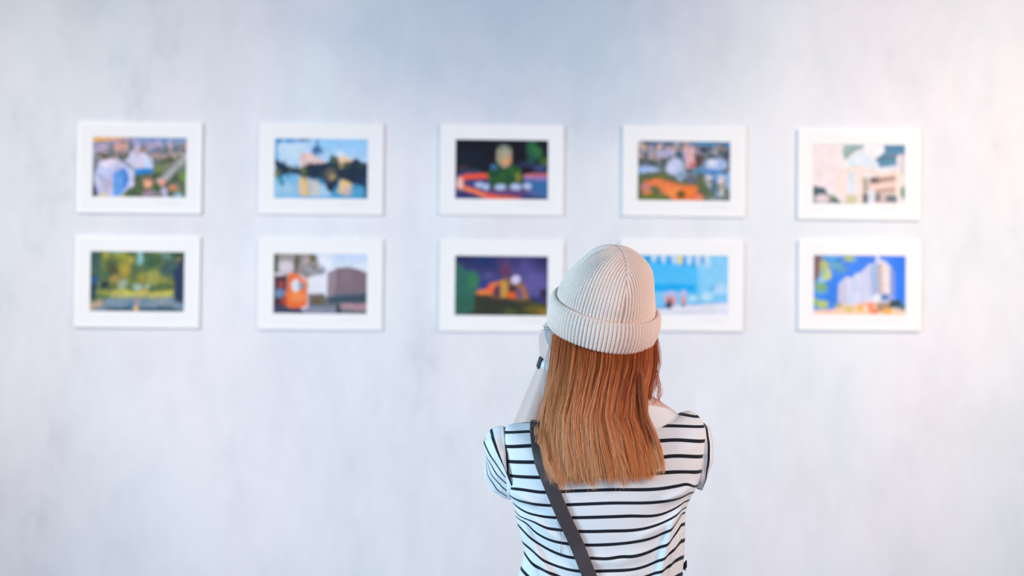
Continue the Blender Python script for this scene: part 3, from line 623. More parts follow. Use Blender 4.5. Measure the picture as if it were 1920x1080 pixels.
# illegible pencilled caption: a short row of fine strokes
m_ = MB(); g = random.Random(3)
for k in range(11):
    x = 0.058 + k * 0.0075; s = g.uniform(0.0016, 0.0036)
    pts = [(x + 0.0018 * j, -0.0116, -0.117 + s * math.sin(j * 2.1 + k)) for j in range(5)]
    m_.tube(pts, 0.00035, 4)
ME_CAP = shared('caption', m_.v, m_.f, M_CAPTION)

PICS = [
 (-1.1480, 0.4981, pic1, 'white framed aerial photo of a pale curved building with a blue roof strip'),
 (-0.5432, 0.5006, pic2, 'white framed photo of a lake mirroring dark trees and pale buildings'),
 (0.0615, 0.5051, pic3, 'white framed night photo of a roundabout ringed by an orange light trail'),
 (0.6747, 0.5075, pic4, 'white framed aerial photo of a town with a large orange roof'),
 (1.2671, 0.5040, pic5, 'white framed pale photo of a bright building entrance, top row far right'),
 (-1.1495, 0.1163, pic6, 'white framed photo of a road lined with green and yellow trees'),
 (-0.5411, 0.1148, pic7, 'white framed photo of an orange bus beside a brown domed building'),
 (0.0642, 0.1146, pic8, 'white framed dusk photo of an orange lit house under a purple sky'),
 (0.6696, 0.1226, pic9, 'white framed bright blue photo partly hidden behind the knit beanie'),
 (1.2707, 0.1293, pic10, 'white framed photo of a white tower block against deep blue sky')]
for (fx, fz, fn, lab) in PICS:
    root = empty('framed_picture', (fx * 0.9972, WALL_Y, CAM_H + fz * 0.9972), lab, 'picture', 'framed photographs in two rows on the grey wall')
    for nm, me in (('frame', ME_FRAME), ('mat', ME_MAT), ('backing_board', ME_BACK), ('caption', ME_CAP)):
        o = bpy.data.objects.new(nm, me); COL.objects.link(o); o.parent = root
    cv = fn(); NX, NY = Canvas.NX, Canvas.NY
    X, Z = np.meshgrid(np.linspace(wx0 - .001, wx1 + .001, NX), np.linspace(wz1 + .001, wz0 - .001, NY))
    vv = np.stack([X, np.full_like(X, -0.0093), Z], -1).reshape(-1, 3) + np.array(root.location)
    colr = np.concatenate([cv.finish(*{pic1: (0.09, 0.05), pic4: (0.09, 0.05), pic6: (0.09, 0.04)}.get(fn, (0.035, 0.02))) * 0.93, np.ones((NY, NX, 1))], -1).reshape(-1, 4)
    mesh_obj('photo_print', vv, grid_faces(NY, NX, flip=True), M_PRINT, root, False, colors=colr)

# ---------------------------------------------------------------- the person
YB = 2.93                                                 # depth of the middle of the trunk
person = empty('person', (P(1128, 900, YB)[0], YB, 0.0),
               'person seen from behind in cream beanie and striped tee raising a camera', 'person')

# hat frame: tilted back and rolled to the right
rl, tb = math.radians(10.0), math.radians(20.0)
up0 = np.array([math.sin(rl), 0, math.cos(rl)]); HX = np.array([math.cos(rl), 0, -math.sin(rl)]); BK = np.array([0, -1.0, 0])
HZ = math.cos(tb) * up0 + math.sin(tb) * BK
HB = -math.sin(tb) * up0 + math.cos(tb) * BK
HC = P(1138, 568, 2.965)
PXM = 2.965 / FPX                                          # metres per measured pixel at the head

def hat_prof(kind, s):
    tab = {'r': [(92, -50), (91, 0), (82, 33), (76, 60), (66, 82), (46, 98), (22, 108), (0.6, 110)],
           'l': [(94, -50), (95, 0), (91, 22), (79, 48), (63, 71), (46, 92), (27, 105), (0.6, 110)],
           'b': [(101, -50), (101, 0), (99, 26), (90, 53), (74, 79), (51, 98), (26, 108), (0.6, 110)]}[kind]
    t = np.linspace(0, 1, len(tab))
    return np.clip(spline(t, np.array(tab, float), s), [0.4, -60], [200, 111])
def hat_point(rad_h_r, rad_h_l, rad_h_b, th, disp):
    c, s = np.cos(th), np.sin(th); w = s * s
    side = np.where(c[..., None] > 0, rad_h_r, rad_h_l)
    rh = side * (1 - w[..., None]) + rad_h_b * w[..., None]
    r = rh[..., 0]; h = rh[..., 1]
    # blend left/right smoothly is inherent (weights vanish at c = 0)
    p = (HC + PXM * (r * c)[..., None] * HX + PXM * (r * s)[..., None] * HB + PXM * h[..., None] * HZ)
    ctr = HC + PXM * (h * 0.6)[..., None] * HZ
    n = p - ctr; n /= np.linalg.norm(n, axis=-1)[..., None]
    return p + n * disp[..., None]
NT, NS, NRIB = 1152, 150, 96
th = np.linspace(0, 2 * math.pi, NT, endpoint=False)[None, :].repeat(NS, 0)
sv = np.linspace(0, 1, NS) ** 1.0
ss = sv[:, None].repeat(NT, 1)
pr, pl, pb = (hat_prof(k, sv)[:, None, :].repeat(NT, 1) for k in 'rlb')
meanr = hat_prof('b', sv)[:, 0] / 101.0
seam0 = math.radians(90 - 14)                              # seam faces the camera, a little right
loc = (th - seam0) % (math.pi / 2)                          # four crown wedges
loc = loc - math.pi / 4
wfac = (((np.clip(meanr, 0.01, 2) / 0.86) ** -9 + 1) ** (-1 / 9))[:, None]
wfac = np.minimum(wfac, 1.0)
ridx = loc / (math.pi / 2) * (NRIB / 4) * wfac
rib = np.abs(np.cos(math.pi * ridx)) ** 0.6
edge = np.exp(-((np.abs(loc) - math.pi / 4) * (meanr[:, None] * 101 * PXM) / 0.0028) ** 2) * (wfac < 0.98)
amp = 0.0038 * np.clip(meanr[:, None] * 2.2, 0, 1)
dent = (0.0022 * np.sin(3 * th + 5 * ss) * np.sin(6 * ss + th * 2) + 0.0018 * np.sin(7 * th + 9 * ss + 1.0) * np.sin(math.pi * ss)) * np.sin(math.pi * np.clip(ss, 0, 1))
disp = amp * (rib - 0.6) - edge * 0.0016 + dent
v = hat_point(pr, pl, pb, th, disp)
rows = ss * 0.21 / 0.0026
f = grid_faces(NS, NT, True)
hat = mesh_obj('beanie', v.reshape(-1, 3), f, M_KNIT, person, True,
               attrs={'knit_row': rows.ravel(), 'knit_rib': (np.round(ridx)).ravel()})
tag(hat, 'cream ribbed knit beanie with turned-up cuff')
# cuff: outer band, rounded fold on top, returns inside
NT, NCR = 1104, 92
cp = np.array([(92, -54), (97, -59), (101.5, -57), (103.5, -48), (105.5, -34), (105.5, -20), (103.5, -8), (100.5, -1.5), (97, 0.5), (94, -3), (92.5, -12)], float)
NS = 70
sv = np.linspace(0, 1, NS); cpr = spline(np.linspace(0, 1, len(cp)), cp, sv)
th = np.linspace(0, 2 * math.pi, NT, endpoint=False)[None, :].repeat(NS, 0)
base = cpr[:, None, :].repeat(NT, 1)
bk = base.copy(); bk[..., 0] += 7.0
lf = base.copy(); lf[..., 0] += 1.0 + 1.5 * (base[..., 1] > -12)
ridx = th / (2 * math.pi) * NCR + 0.16 * np.sin(sv * 6)[:, None]
rib = np.abs(np.cos(math.pi * ridx)) ** 0.75
outer = np.clip((cpr[:, 0] - 92) / 6, 0, 1)[:, None]
disp = 0.0038 * (rib - 0.6) * outer + 0.0012 * np.sin(5 * th + 1) * np.sin(3 * sv)[:, None]
v = hat_point(base, lf, bk, th, disp)
cuff = mesh_obj('cuff', v.reshape(-1, 3), grid_faces(NS, NT, True), M_KNIT, hat, True,
                attrs={'knit_row': (sv[:, None].repeat(NT, 1) * 0.12 / 0.0026).ravel(), 'knit_rib': np.floor(ridx + 0.5).ravel()})

# ---- trunk of the shirt: rows of closed loops from the neck opening to the hem
ROWS = [  # yL, xL, yR, xR, half depth back, half depth front, drop of the middle (px), centre depth shift, squareness
 (785, 1030, 776, 1271, 0.066, 0.064, 34, 0.005, 2.0),
 (791, 1000, 772, 1282, 0.072, 0.068, 42, 0.005, 2.1),
 (793, 975, 771, 1296, 0.076, 0.072, 50, 0.005, 2.2),
 (797, 952, 781, 1311, 0.080, 0.078, 50, 0.003, 2.6),
 (812, 944, 799, 1320, 0.084, 0.084, 44, 0.0, 3.1),
 (840, 944.5, 826, 1320, 0.088, 0.092, 30, 0.0, 3.1),
 (870, 947.5, 856, 1317, 0.091, 0.100, 16, 0.0, 3.1),
 (897, 951, 885, 1312, 0.092, 0.104, 6, 0.0, 3.1),
 (922, 953, 912, 1303, 0.092, 0.106, 0, 0.0, 3.1),
 (943, 962, 935, 1292, 0.092, 0.106, 0, 0.0, 2.5),
 (967, 967, 960, 1284, 0.091, 0.105, 0, 0.0, 2.4),
 (999, 974, 992, 1284, 0.089, 0.102, 0, 0.0, 2.3),
 (1028, 982, 1024, 1283, 0.087, 0.100, 0, 0.0, 2.3),
 (1050, 980, 1052, 1281, 0.087, 0.100, 0, 0.0, 2.3),
 (1080, 972, 1080, 1280, 0.090, 0.102, 0, 0.0, 2.3),
 (1115, 962, 1115, 1292, 0.098, 0.106, 0, 0.0, 2.3),
 (1160, 955, 1160, 1300, 0.106, 0.110, 0, 0.0, 2.3),
 (1200, 953, 1200, 1304, 0.108, 0.112, 0, 0.0, 2.3)]
NR, NTH = 330, 440
R_ = spline(np.linspace(0, 1, len(ROWS)), np.array(ROWS, float), np.linspace(0, 1, NR))
thv = np.linspace(0, 2 * math.pi, NTH, endpoint=False)     # 0 = right, pi/2 = back
S = YB / FPX
V = np.zeros((NR, NTH, 3))
for i in range(NR):
    yL, xL, yR, xR, bb, bf, drop, ysh, sq = R_[i]
    A = P(xL, yL, YB); B = P(xR, yR, YB)
    c, s = np.cos(thv), np.sin(thv)
    cc = np.sign(c) * np.abs(c) ** (2 / sq); sn = np.sign(s) * np.abs(s) ** (2 / sq)
    u = (1 + cc) / 2
    V[i, :, 0] = A[0] * (1 - u) + B[0] * u
    V[i, :, 2] = A[2] * (1 - u) + B[2] * u - drop * S * np.abs(sn) ** 1.6
    V[i, :, 1] = YB + ysh - np.where(sn > 0, sn * bb, sn * bf)
# drape folds on the back (ridges along lines given in image pixels)
def to_px(x, z): return 960 + FPX * (x / 2.87) / 1.0, z
q0 = P(1128, 900, 2.85); q1 = P(1228, 900, 2.85); q2 = P(1128, 1000, 2.85)
def image_px(x, z):                                            # body plane metres -> image pixels at the shirt back's depth
    return 1128 + (x - q0[0]) / (q1[0] - q0[0]) * 100, 900 + (z - q0[2]) / (q2[2] - q0[2]) * 100
SX, SY = image_px(V[..., 0], V[..., 2])
SX = 1128 + (SX - 1128) * 1.0
back = np.clip(np.sin(thv) * 1.5, 0, 1)[None, :]
def ridge(pts, w, h):
    dm = np.full(SX.shape, 1e9); tt = np.zeros(SX.shape); n = len(pts) - 1
    for k, ((ax, ay), (bx, by)) in enumerate(zip(pts[:-1], pts[1:])):
        L = (bx - ax) ** 2 + (by - ay) ** 2; t = np.clip(((SX - ax) * (bx - ax) + (SY - ay) * (by - ay)) / L, 0, 1)
        d = np.hypot(SX - ax - t * (bx - ax), SY - ay - t * (by - ay))
        sgn = np.sign((bx - ax) * (SY - ay) - (by - ay) * (SX - ax)) * d
        m = d < np.abs(dm); dm = np.where(m, sgn, dm); tt = np.where(m, (k + t) / n, tt)
    env = np.sin(math.pi * np.clip(tt * 0.9 + 0.08, 0, 1)) ** 0.6
    V[..., 1] -= 1.9 * h * np.exp(-(dm / w) ** 2) * env * back
ridge([(962, 950), (978, 985), (1000, 1025), (1032, 1078), (1040, 1110)], 8, 0.010)
ridge([(975, 945), (1000, 975), (1030, 1000), (1070, 1020)], 9, 0.004)
ridge([(968, 1000), (990, 1040), (1010, 1085)], 6, 0.006)
ridge([(955, 915), (975, 935), (1010, 950)], 7, 0.005)
ridge([(1285, 945), (1262, 985), (1252, 1020), (1240, 1080), (1236, 1110)], 8, 0.010)
ridge([(1280, 960), (1240, 990), (1190, 1010)], 10, 0.004)
ridge([(1280, 1000), (1264, 1040), (1256, 1090)], 6, 0.006)
ridge([(1300, 910), (1280, 925), (1240, 940)], 8, 0.005)
ridge([(1020, 1010), (1090, 1050), (1160, 1052), (1230, 1030)], 12, 0.003)
ridge([(1040, 1060), (1120, 1082), (1200, 1075)], 10, 0.003)
# stripes: image pixel positions of each stripe traced across the back
STR = [
 [(941, 800), (998, 797), (1128, 790), (1250, 778), (1272, 778), (1313, 784)],
 [(943, 816), (994, 813), (1128, 806), (1253, 799.6), (1320, 801)],
 [(945, 842), (994, 838), (1128, 832), (1233, 827), (1263, 825), (1320, 828)],
 [(948, 870), (1000, 868), (1128, 864), (1214, 860), (1263, 854), (1316, 857)],
 [(950, 897), (1010, 896), (1105, 893), (1211, 887), (1267, 884), (1311, 886)],
 [(944, 924), (960, 921), (1021, 923.5), (1055, 921), (1138, 917), (1247, 914), (1272, 910), (1290, 908), (1306, 915)],
 [(955, 934), (961, 938), (989, 945), (1031, 948.5), (1065, 946), (1138, 942), (1247, 939), (1276, 934.6), (1298, 926)],
 [(961, 949.5), (980, 961), (1009, 969), (1041, 971), (1073, 970), (1177, 966), (1247, 963), (1266, 955.4), (1287, 942.5)],
 [(965, 965), (972, 971), (1005, 982), (1027, 991), (1051, 994), (1138, 994.6), (1213, 989), (1257, 973), (1283, 957)],
 [(965, 975), (975, 979), (987, 984), (1005, 1001), (1027, 1012), (1063, 1019), (1138, 1020), (1187, 1015), (1237, 1003), (1264, 988), (1284, 966)],
 [(966, 988), (971, 991), (999, 1014), (1027, 1030.6), (1063, 1043.5), (1108, 1045), (1138, 1046), (1168, 1042), (1185, 1042), (1227, 1030.6), (1261, 1013), (1283, 988)],
 [(970, 1020), (983, 1027.6), (999, 1036.5), (1023, 1054), (1059, 1066), (1138, 1068.5), (1213, 1061), (1241, 1049), (1268, 1031), (1283, 1019.7)],
 [(975, 1038), (982, 1042.5), (1001, 1062), (1029, 1072), (1053, 1082), (1138, 1095), (1197, 1084), (1233, 1073), (1254, 1064), (1266, 1057), (1281, 1052)],
 [(970, 1070), (1000, 1092), (1050, 1112), (1138, 1120), (1233, 1098), (1280, 1084)],
 [(970, 1102), (1050, 1138), (1138, 1146), (1233, 1128), (1280, 1116)]]
for k in range(6): STR.append([(x, y + 27) for x, y in STR[-1]])
def stripe_value(X, Y):
    H = [spline([p[0] for p in st], [p[1] for p in st], np.clip(X.ravel(), st[0][0], st[-1][0])).reshape(X.shape) for st in STR]
    H = np.array([H[0] - 50, H[0] - 25] + H)
    k = np.zeros(X.shape) - 2.0 + (Y - H[0]) / 25.0 * (Y < H[0])
    for j in range(len(H) - 1):
        inside = (Y >= H[j]) & (Y < H[j + 1])
        k = np.where(inside, j - 2 + (Y - H[j]) / np.maximum(H[j + 1] - H[j], 1e-3), k)
    return k
stripe = stripe_value(SX, SY)
shirt = mesh_obj('shirt', V.reshape(-1, 3), grid_faces(NR, NTH, True), M_SHIRT, person, True, attrs={'stripe': stripe.ravel()})
tag(shirt, 'white tee shirt with thin black stripes and puffed short sleeves')
sol = shirt.modifiers.new('thickness', 'SOLIDIFY'); sol.thickness = 0.0012; sol.offset = -1

# collar band above the neck opening
CR = [(785, 1030, 776, 1271, 0.0665, 0.0645, 34, 0.005, 2.0), (781, 1040, 773, 1265, 0.066, 0.060, 18, 0.008, 2.0),
      (776, 1052, 768, 1257, 0.062, 0.055, -4, 0.012, 2.0), (774, 1056, 766.5, 1253, 0.0605, 0.053, -14, 0.014, 2.0), (776, 1057, 768, 1251, 0.058, 0.051, -12, 0.014, 2.0)]
Rc = spline(np.linspace(0, 1, 5), np.array(CR, float), np.linspace(0, 1, 22))
CV = np.zeros((22, 200, 3)); tc_ = np.linspace(0, 2 * math.pi, 200, endpoint=False)
for i in range(22):
    yL, xL, yR, xR, bb, bf, drop, ysh, sq = Rc[i]
    A = P(xL, yL, YB); B = P(xR, yR, YB); c, s = np.cos(tc_), np.sin(tc_); u = (1 + c) / 2
    CV[i, :, 0] = A[0] * (1 - u) + B[0] * u
    dz = np.where(s > 0, drop, max(drop, 0) + 25 - 25 * i / 21.0)
    CV[i, :, 2] = A[2] * (1 - u) + B[2] * u - dz * S * np.abs(s) ** 1.6
    CV[i, :, 1] = YB + ysh - np.where(s > 0, s * bb, s * bf) - (0.0012 if i < 20 else 0)
collar = mesh_obj('collar', CV.reshape(-1, 3), grid_faces(22, 200, True), M_COLLAR, shirt, True)
tag(collar, 'plain white neckband'); q = collar.modifiers.new('thickness', 'SOLIDIFY'); q.thickness = 0.0022; q.offset = 1
# seam bead between the band and the back
m_ = MB(); pts = list(CV[0] + np.array([0, -0.0006, 0])) ; m_.tube(pts + [pts[0]], 0.0011, 6, False); m_.build('collar_seam', M_COLLAR, shirt)

def sleeve(side, keys, stripe_pitch, off):
    """keys: px, py, depth, normal(3), vertical radius, lateral radius"""
    K = np.array([[*P(k[0], k[1], k[2]), *k[3], k[4], k[5]] for k in keys], float)
    n = 90; T = spline(np.linspace(0, 1, len(K)), K, np.linspace(0, 1, n))
    m = 140; ph = np.linspace(0, 2 * math.pi, m, endpoint=False)
    W = np.zeros((n, m, 3)); 
    for i in range(n):
        c = T[i, :3]; nn = T[i, 3:6] / np.linalg.norm(T[i, 3:6])
        upv = np.array([0, 0, 1.0]); upv = upv - nn * np.dot(upv, nn); upv /= np.linalg.norm(upv); lat = np.cross(upv, nn)
        puck = 1 + 0.03 * math.sin(math.pi * i / n) * np.sin(ph * 5 + i * 0.08) + 0.015 * np.sin(ph * 11 + 1)
        W[i] = c + (np.cos(ph) * T[i, 6] * puck)[:, None] * upv + (np.sin(ph) * T[i, 7] * puck)[:, None] * lat
    d = np.zeros((n, m)); d[1:] = np.cumsum(np.linalg.norm(np.diff(W, axis=0), axis=2), axis=0)
    # knitted rows follow the ring index, weighted by the longest path
    L = d.max(axis=1)[:, None].repeat(m, 1)
    st = L / stripe_pitch + off
    o = mesh_obj('sleeve', W.reshape(-1, 3), grid_faces(n, m, True, flip=True), M_SHIRT, shirt, True, attrs={'stripe': st.ravel()})
    q = o.modifiers.new('thickness', 'SOLIDIFY'); q.thickness = 0.0012; q.offset = -1
    # hem
    mb = MB(); pp = list(W[-1]); mb.tube(pp + [pp[0]], 0.0014, 6, False); mb.build('sleeve_hem', M_COLLAR, o)
    return W
WL = sleeve(-1, [(962, 868, YB + 0.004, (-1, 0.0, 0.0), 0.062, 0.040),
            (947, 868, YB + 0.004, (-1, 0.0, -0.10), 0.074, 0.052),
            (948, 868, YB + 0.006, (-1, 0.10, -0.50), 0.073, 0.064),
            (952, 873, YB + 0.026, (-0.80, 0.40, -0.80), 0.073, 0.058),
            (955, 878, YB + 0.062, (-0.50, 0.75, -0.65), 0.068, 0.052),
            (952, 882, YB + 0.110, (-0.20, 0.90, -0.35), 0.060, 0.050)], 0.033, 0.42)
WR = sleeve(1, [(1296, 858, YB + 0.004, (1, 0.0, 0.0), 0.056, 0.038),
            (1312, 856, YB + 0.004, (1, 0.0, 0.0), 0.067, 0.046),
            (1315, 856, YB + 0.008, (1, 0.25, -0.1), 0.067, 0.052),
            (1306, 853, YB + 0.030, (0.70, 0.65, -0.2), 0.064, 0.038),
            (1293, 853, YB + 0.062, (0.30, 0.90, -0.25), 0.062, 0.042),
            (1280, 855, YB + 0.105, (-0.05, 0.95, -0.25), 0.057, 0.045)], 0.021, 0.45)
# armhole seams
for W in (WL, WR):
    m_ = MB(); pp = list(W[17]); m_.tube(pp + [pp[0]], 0.0013, 6, False); m_.build('armhole_seam', M_COLLAR, shirt)
# small dark knot at the side and a loose thread
kp = P(1284, 1059, YB - 0.01); m_ = MB()
m_.tube([kp + [-.006, 0, -.010], kp + [0.0, -.003, -.003], kp + [.003, 0, .009]], [0.0015, 0.0045, 0.0015], 8)
m_.tube([kp + [-.004, .002, .006], kp, kp + [.001, .002, -.012]], [0.001, 0.003, 0.0012], 8)
m_.build('side_knot', M_BLACK_TRIM, shirt)

# raster of the back surface, used to lay hair and strap on it
RS = 0.004
bx0, bz0 = V[..., 0].min() - 0.02, V[..., 2].min() - 0.02
nx, nz = int((V[..., 0].max() - bx0) / RS) + 10, int((V[..., 2].max() - bz0) / RS) + 20
RY = np.full((nx, nz), 9.0)
allb = np.concatenate([V[:, np.sin(thv) > 0.02].reshape(-1, 3), CV[:, np.sin(tc_) > 0.02].reshape(-1, 3)])
np.minimum.at(RY, (((allb[:, 0] - bx0) / RS).astype(int), ((allb[:, 2] - bz0) / RS).astype(int)), allb[:, 1])
for _ in range(2):
    g = RY.copy()
    for dx, dz in ((1, 0), (-1, 0), (0, 1), (0, -1)): g = np.minimum(g, np.roll(RY, (dx, dz), (0, 1)))
    RY = np.where(RY > 8, g, RY)
def backY(x, z):
    i = np.clip(((x - bx0) / RS).astype(int), 0, nx - 1); j = np.clip(((z - bz0) / RS).astype(int), 0, nz - 1)
    r = RY[i, j]; return r

# thread
m_ = MB(); tp = []
for (x, y) in [(1045, 973), (1045, 980), (1050, 990), (1052, 1005), (1052.5, 1025), (1050.5, 1044)]:
    p = P(x, y, 2.85); yy = float(backY(np.array([p[0]]), np.array([p[2]]))[0]); tp.append(P(x, y, min(yy, 2.93) - 0.003))
m_.tube(tp, 0.0004, 4); m_.build('loose_thread', M_THREAD, shirt)

# ---- body: overlapping volumes fused into one continuous skin
class Blob:
    def __init__(s): s.m = MB()
    def ball(s, c, r, axes=None, n=20):
        r = np.broadcast_to(r, (3,)); A = np.eye(3) if axes is None else np.array(axes).T
        th_ = np.linspace(0, math.pi, n); ph_ = np.linspace(0, 2 * math.pi, 2 * n, endpoint=False)
        v = [np.array(c) + A @ (r * np.array([math.sin(t) * math.cos(p), math.sin(t) * math.sin(p), math.cos(t)])) for t in th_ for p in ph_]
        s.m.add(v, grid_faces(n, 2 * n, True))
    def limb(s, pts, rad, sub=8):
        pts = np.array(pts, float); t = np.linspace(0, 1, len(pts)); tt = np.linspace(0, 1, sub * (len(pts) - 1) + 1)
        if len(pts) > 2: c = spline(t, pts, tt); r = spline(t, np.array(rad, float), tt)
        else: c = pts[0] + (pts[1] - pts[0]) * tt[:, None]; r = np.interp(tt, t, rad)
        s.m.tube(c, r, 16); s.ball(c[0], r[0], n=10); s.ball(c[-1], r[-1], n=10)
B_ = Blob()
# head: axes of the hat; the face looks away from us
hc = HC - HZ * 0.022 - HB * 0.004
FWD = -HB
B_.ball(hc, (0.077, 0.096, 0.100), (HX, HB, HZ), 26)
jc = hc + FWD * 0.030 - HZ * 0.062
B_.ball(jc, (0.056, 0.062, 0.058), (HX, HB, HZ), 20)
B_.ball(jc + FWD * 0.040 - HZ * 0.036, (0.024, 0.020, 0.018), (HX, HB, HZ), 12)      # chin
B_.limb([hc + FWD * 0.093 - HZ * 0.012, hc + FWD * 0.104 - HZ * 0.032, hc + FWD * 0.114 - HZ * 0.046], [0.006, 0.008, 0.011])  # nose
for s_ in (-1, 1):
    B_.ball(hc + FWD * 0.104 - HZ * 0.047 + HX * 0.009 * s_, 0.007, n=8)
    B_.ball(hc + FWD * 0.072 - HZ * 0.038 + HX * 0.036 * s_, (0.022, 0.022, 0.020), (HX, HB, HZ), 12)
    B_.ball(hc + FWD * 0.082 - HZ * 0.004 + HX * 0.030 * s_, (0.020, 0.012, 0.008), (HX, HB, HZ), 12)
    B_.ball(hc - HZ * 0.028 + HX * 0.078 * s_ + FWD * 0.004, (0.007, 0.016, 0.030), (HX, HB, HZ), 12)  # ears
B_.ball(hc + FWD * 0.096 - HZ * 0.070, (0.022, 0.010, 0.006), (HX, HB, HZ), 12); B_.ball(hc + FWD * 0.094 - HZ * 0.080, (0.018, 0.010, 0.007), (HX, HB, HZ), 12)  # lips
neck0 = P(1138, 690, 2.985); neck1 = P(1146, 790, 2.945)
B_.limb([neck0, P(1142, 735, 2.965), neck1], [0.053, 0.052, 0.060])
shL, shR = P(990, 838, YB + 0.01), P(1273, 826, YB + 0.01)
B_.limb([P(1165, 770, 2.945), P(1207, 776, 2.962), shR], [0.044, 0.042, 0.044]); B_.limb([P(1126, 776, 2.945), P(1070, 806, YB), shL], [0.046, 0.036, 0.044])
def slab(px, py, w, d, h, dy=0.0): B_.ball(P(px, py, YB + 0.004 + dy), (w, d, h), n=24)
slab(1130, 865, 0.150, 0.078, 0.085); slab(1128, 930, 0.146, 0.080, 0.12); slab(1127, 1010, 0.130, 0.074, 0.12); slab(1127, 1090, 0.142, 0.080, 0.11); slab(1127, 1150, 0.160, 0.090, 0.10)
hipz = P(1127, 1190, YB)[2]
cxw = P(1127, 1190, YB)[0]
for s_ in (-1, 1):
    hp = np.array([cxw + s_ * 0.088, YB + 0.005, hipz - 0.02]); kn = np.array([cxw + s_ * 0.095, YB + 0.0, 0.45]); an = np.array([cxw + s_ * 0.10, YB - 0.02, 0.085])
    B_.limb([hp, (hp + kn) / 2, kn], [0.088, 0.072, 0.052]); B_.limb([kn, kn * 0.6 + an * 0.4 + np.array([0, -0.012, 0]), an], [0.052, 0.050, 0.033])
    B_.limb([an + [0, 0, -0.035], an + [0.0, 0.09, -0.052], an + [0, 0.16, -0.062]], [0.030, 0.028, 0.020])
# arms
elL = P(970, 868, 3.165); wrL = P(1031, 680, 3.12)
elR = P(1222, 872, 3.165); wrR = P(1128, 690, 3.13)
B_.limb([shL, (shL + elL) / 2 + [0, 0, 0.002], elL], [0.046, 0.041, 0.036]); B_.limb([elL, elL * 0.62 + wrL * 0.38, wrL], [0.036, 0.036, 0.0225])
B_.limb([shR, (shR + elR) / 2, elR], [0.046, 0.041, 0.036]); B_.limb([elR, elR * 0.62 + wrR * 0.38, wrR], [0.036, 0.036, 0.0225])
def unit(a): a = np.array(a, float); return a / np.linalg.norm(a)
def hand(w, d, n, idx, scale=1.0, curl=(35, 60, 35), thumb_dir=None):
    """w wrist, d towards knuckles, n palm normal, idx sideways towards the index finger"""
    d = unit(d); n = unit(np.array(n) - d * np.dot(n, d)); idx = unit(np.array(idx) - d * np.dot(idx, d) - n * np.dot(idx, n))
    lens = [(0.040, 0.025, 0.020), (0.044, 0.028, 0.021), (0.041, 0.026, 0.020), (0.032, 0.020, 0.018)]
    rr = [0.0085, 0.0088, 0.0083, 0.0074]
    for k in range(4):
        off = (1.5 - k) * 0.0185
        kn = w + d * (0.082 - 0.004 * abs(k - 1)) + idx * off
        B_.limb([w + idx * off * 0.45 + d * 0.006, w + d * 0.045 + idx * off * 0.85, kn], [0.0155, 0.0135, 0.0100])
        a = 0; p = kn; pts = [kn]; rad = [rr[k] * 1.1]
        for j in range(3):
            a += math.radians(curl[j] + 4 * k); dirn = d * math.cos(a) + n * math.sin(a) + idx * 0.05 * (1.5 - k)
            p = p + unit(dirn) * lens[k][j]; pts.append(p); rad.append(rr[k] * (1.0 - 0.08 * (j + 1)))
        for j in range(3): B_.limb([pts[j], pts[j + 1]], [rad[j], rad[j + 1]], 5)
    tb = w + d * 0.020 + idx * 0.026 + n * 0.008
    td = unit(thumb_dir) if thumb_dir is not None else unit(d * 0.6 + idx * 0.6 + n * 0.5)
    t1 = tb + unit(idx * 0.7 + d * 0.7 + n * 0.3) * 0.030; t2 = t1 + td * 0.032; t3 = t2 + unit(td + n * 0.4) * 0.026
    B_.limb([w + d * 0.004 + idx * 0.010, tb], [0.016, 0.0155], 5); B_.limb([tb, t1], [0.0150, 0.0115], 5); B_.limb([t1, t2], [0.0112, 0.0098], 5); B_.limb([t2, t3], [0.0098, 0.0078], 5)
hand(wrL, (-0.10, 0.42, 0.90), (1.0, 0.25, 0.0), (0.15, -0.9, 0.42), curl=(45, 55, 30), thumb_dir=(0.75, 0.0, 0.6))
hand(wrR, (0.18, 0.42, 0.90), (-1.0, 0.25, 0.0), (-0.15, -0.9, 0.42), curl=(45, 55, 30), thumb_dir=(-0.75, 0.0, 0.6))
tmp = mesh_obj('body_volumes', B_.m.v, B_.m.f, M_SKIN)
rm = tmp.modifiers.new('fuse', 'REMESH'); rm.mode = 'VOXEL'; rm.voxel_size = 0.0036
sm = tmp.modifiers.new('soften', 'SMOOTH'); sm.factor = 0.5; sm.iterations = 6
bpy.context.view_layer.update()
dg = bpy.context.evaluated_depsgraph_get()
bme = bpy.data.meshes.new_from_object(tmp.evaluated_get(dg))
bpy.data.objects.remove(tmp, do_unlink=True)
bme.name = 'body'; bme.polygons.foreach_set('use_smooth', np.full(len(bme.polygons), True))
bme.transform(Matrix.Translation(-person.location))
body = bpy.data.objects.new('body', bme); COL.objects.link(body); body.parent = person
for s_ in (-1, 1):
    e_ = Blob(); e_.ball(hc + FWD * 0.081 - HZ * 0.018 + HX * 0.031 * s_, 0.0125, n=12); e_.m.build('eye', M_EYE, person)

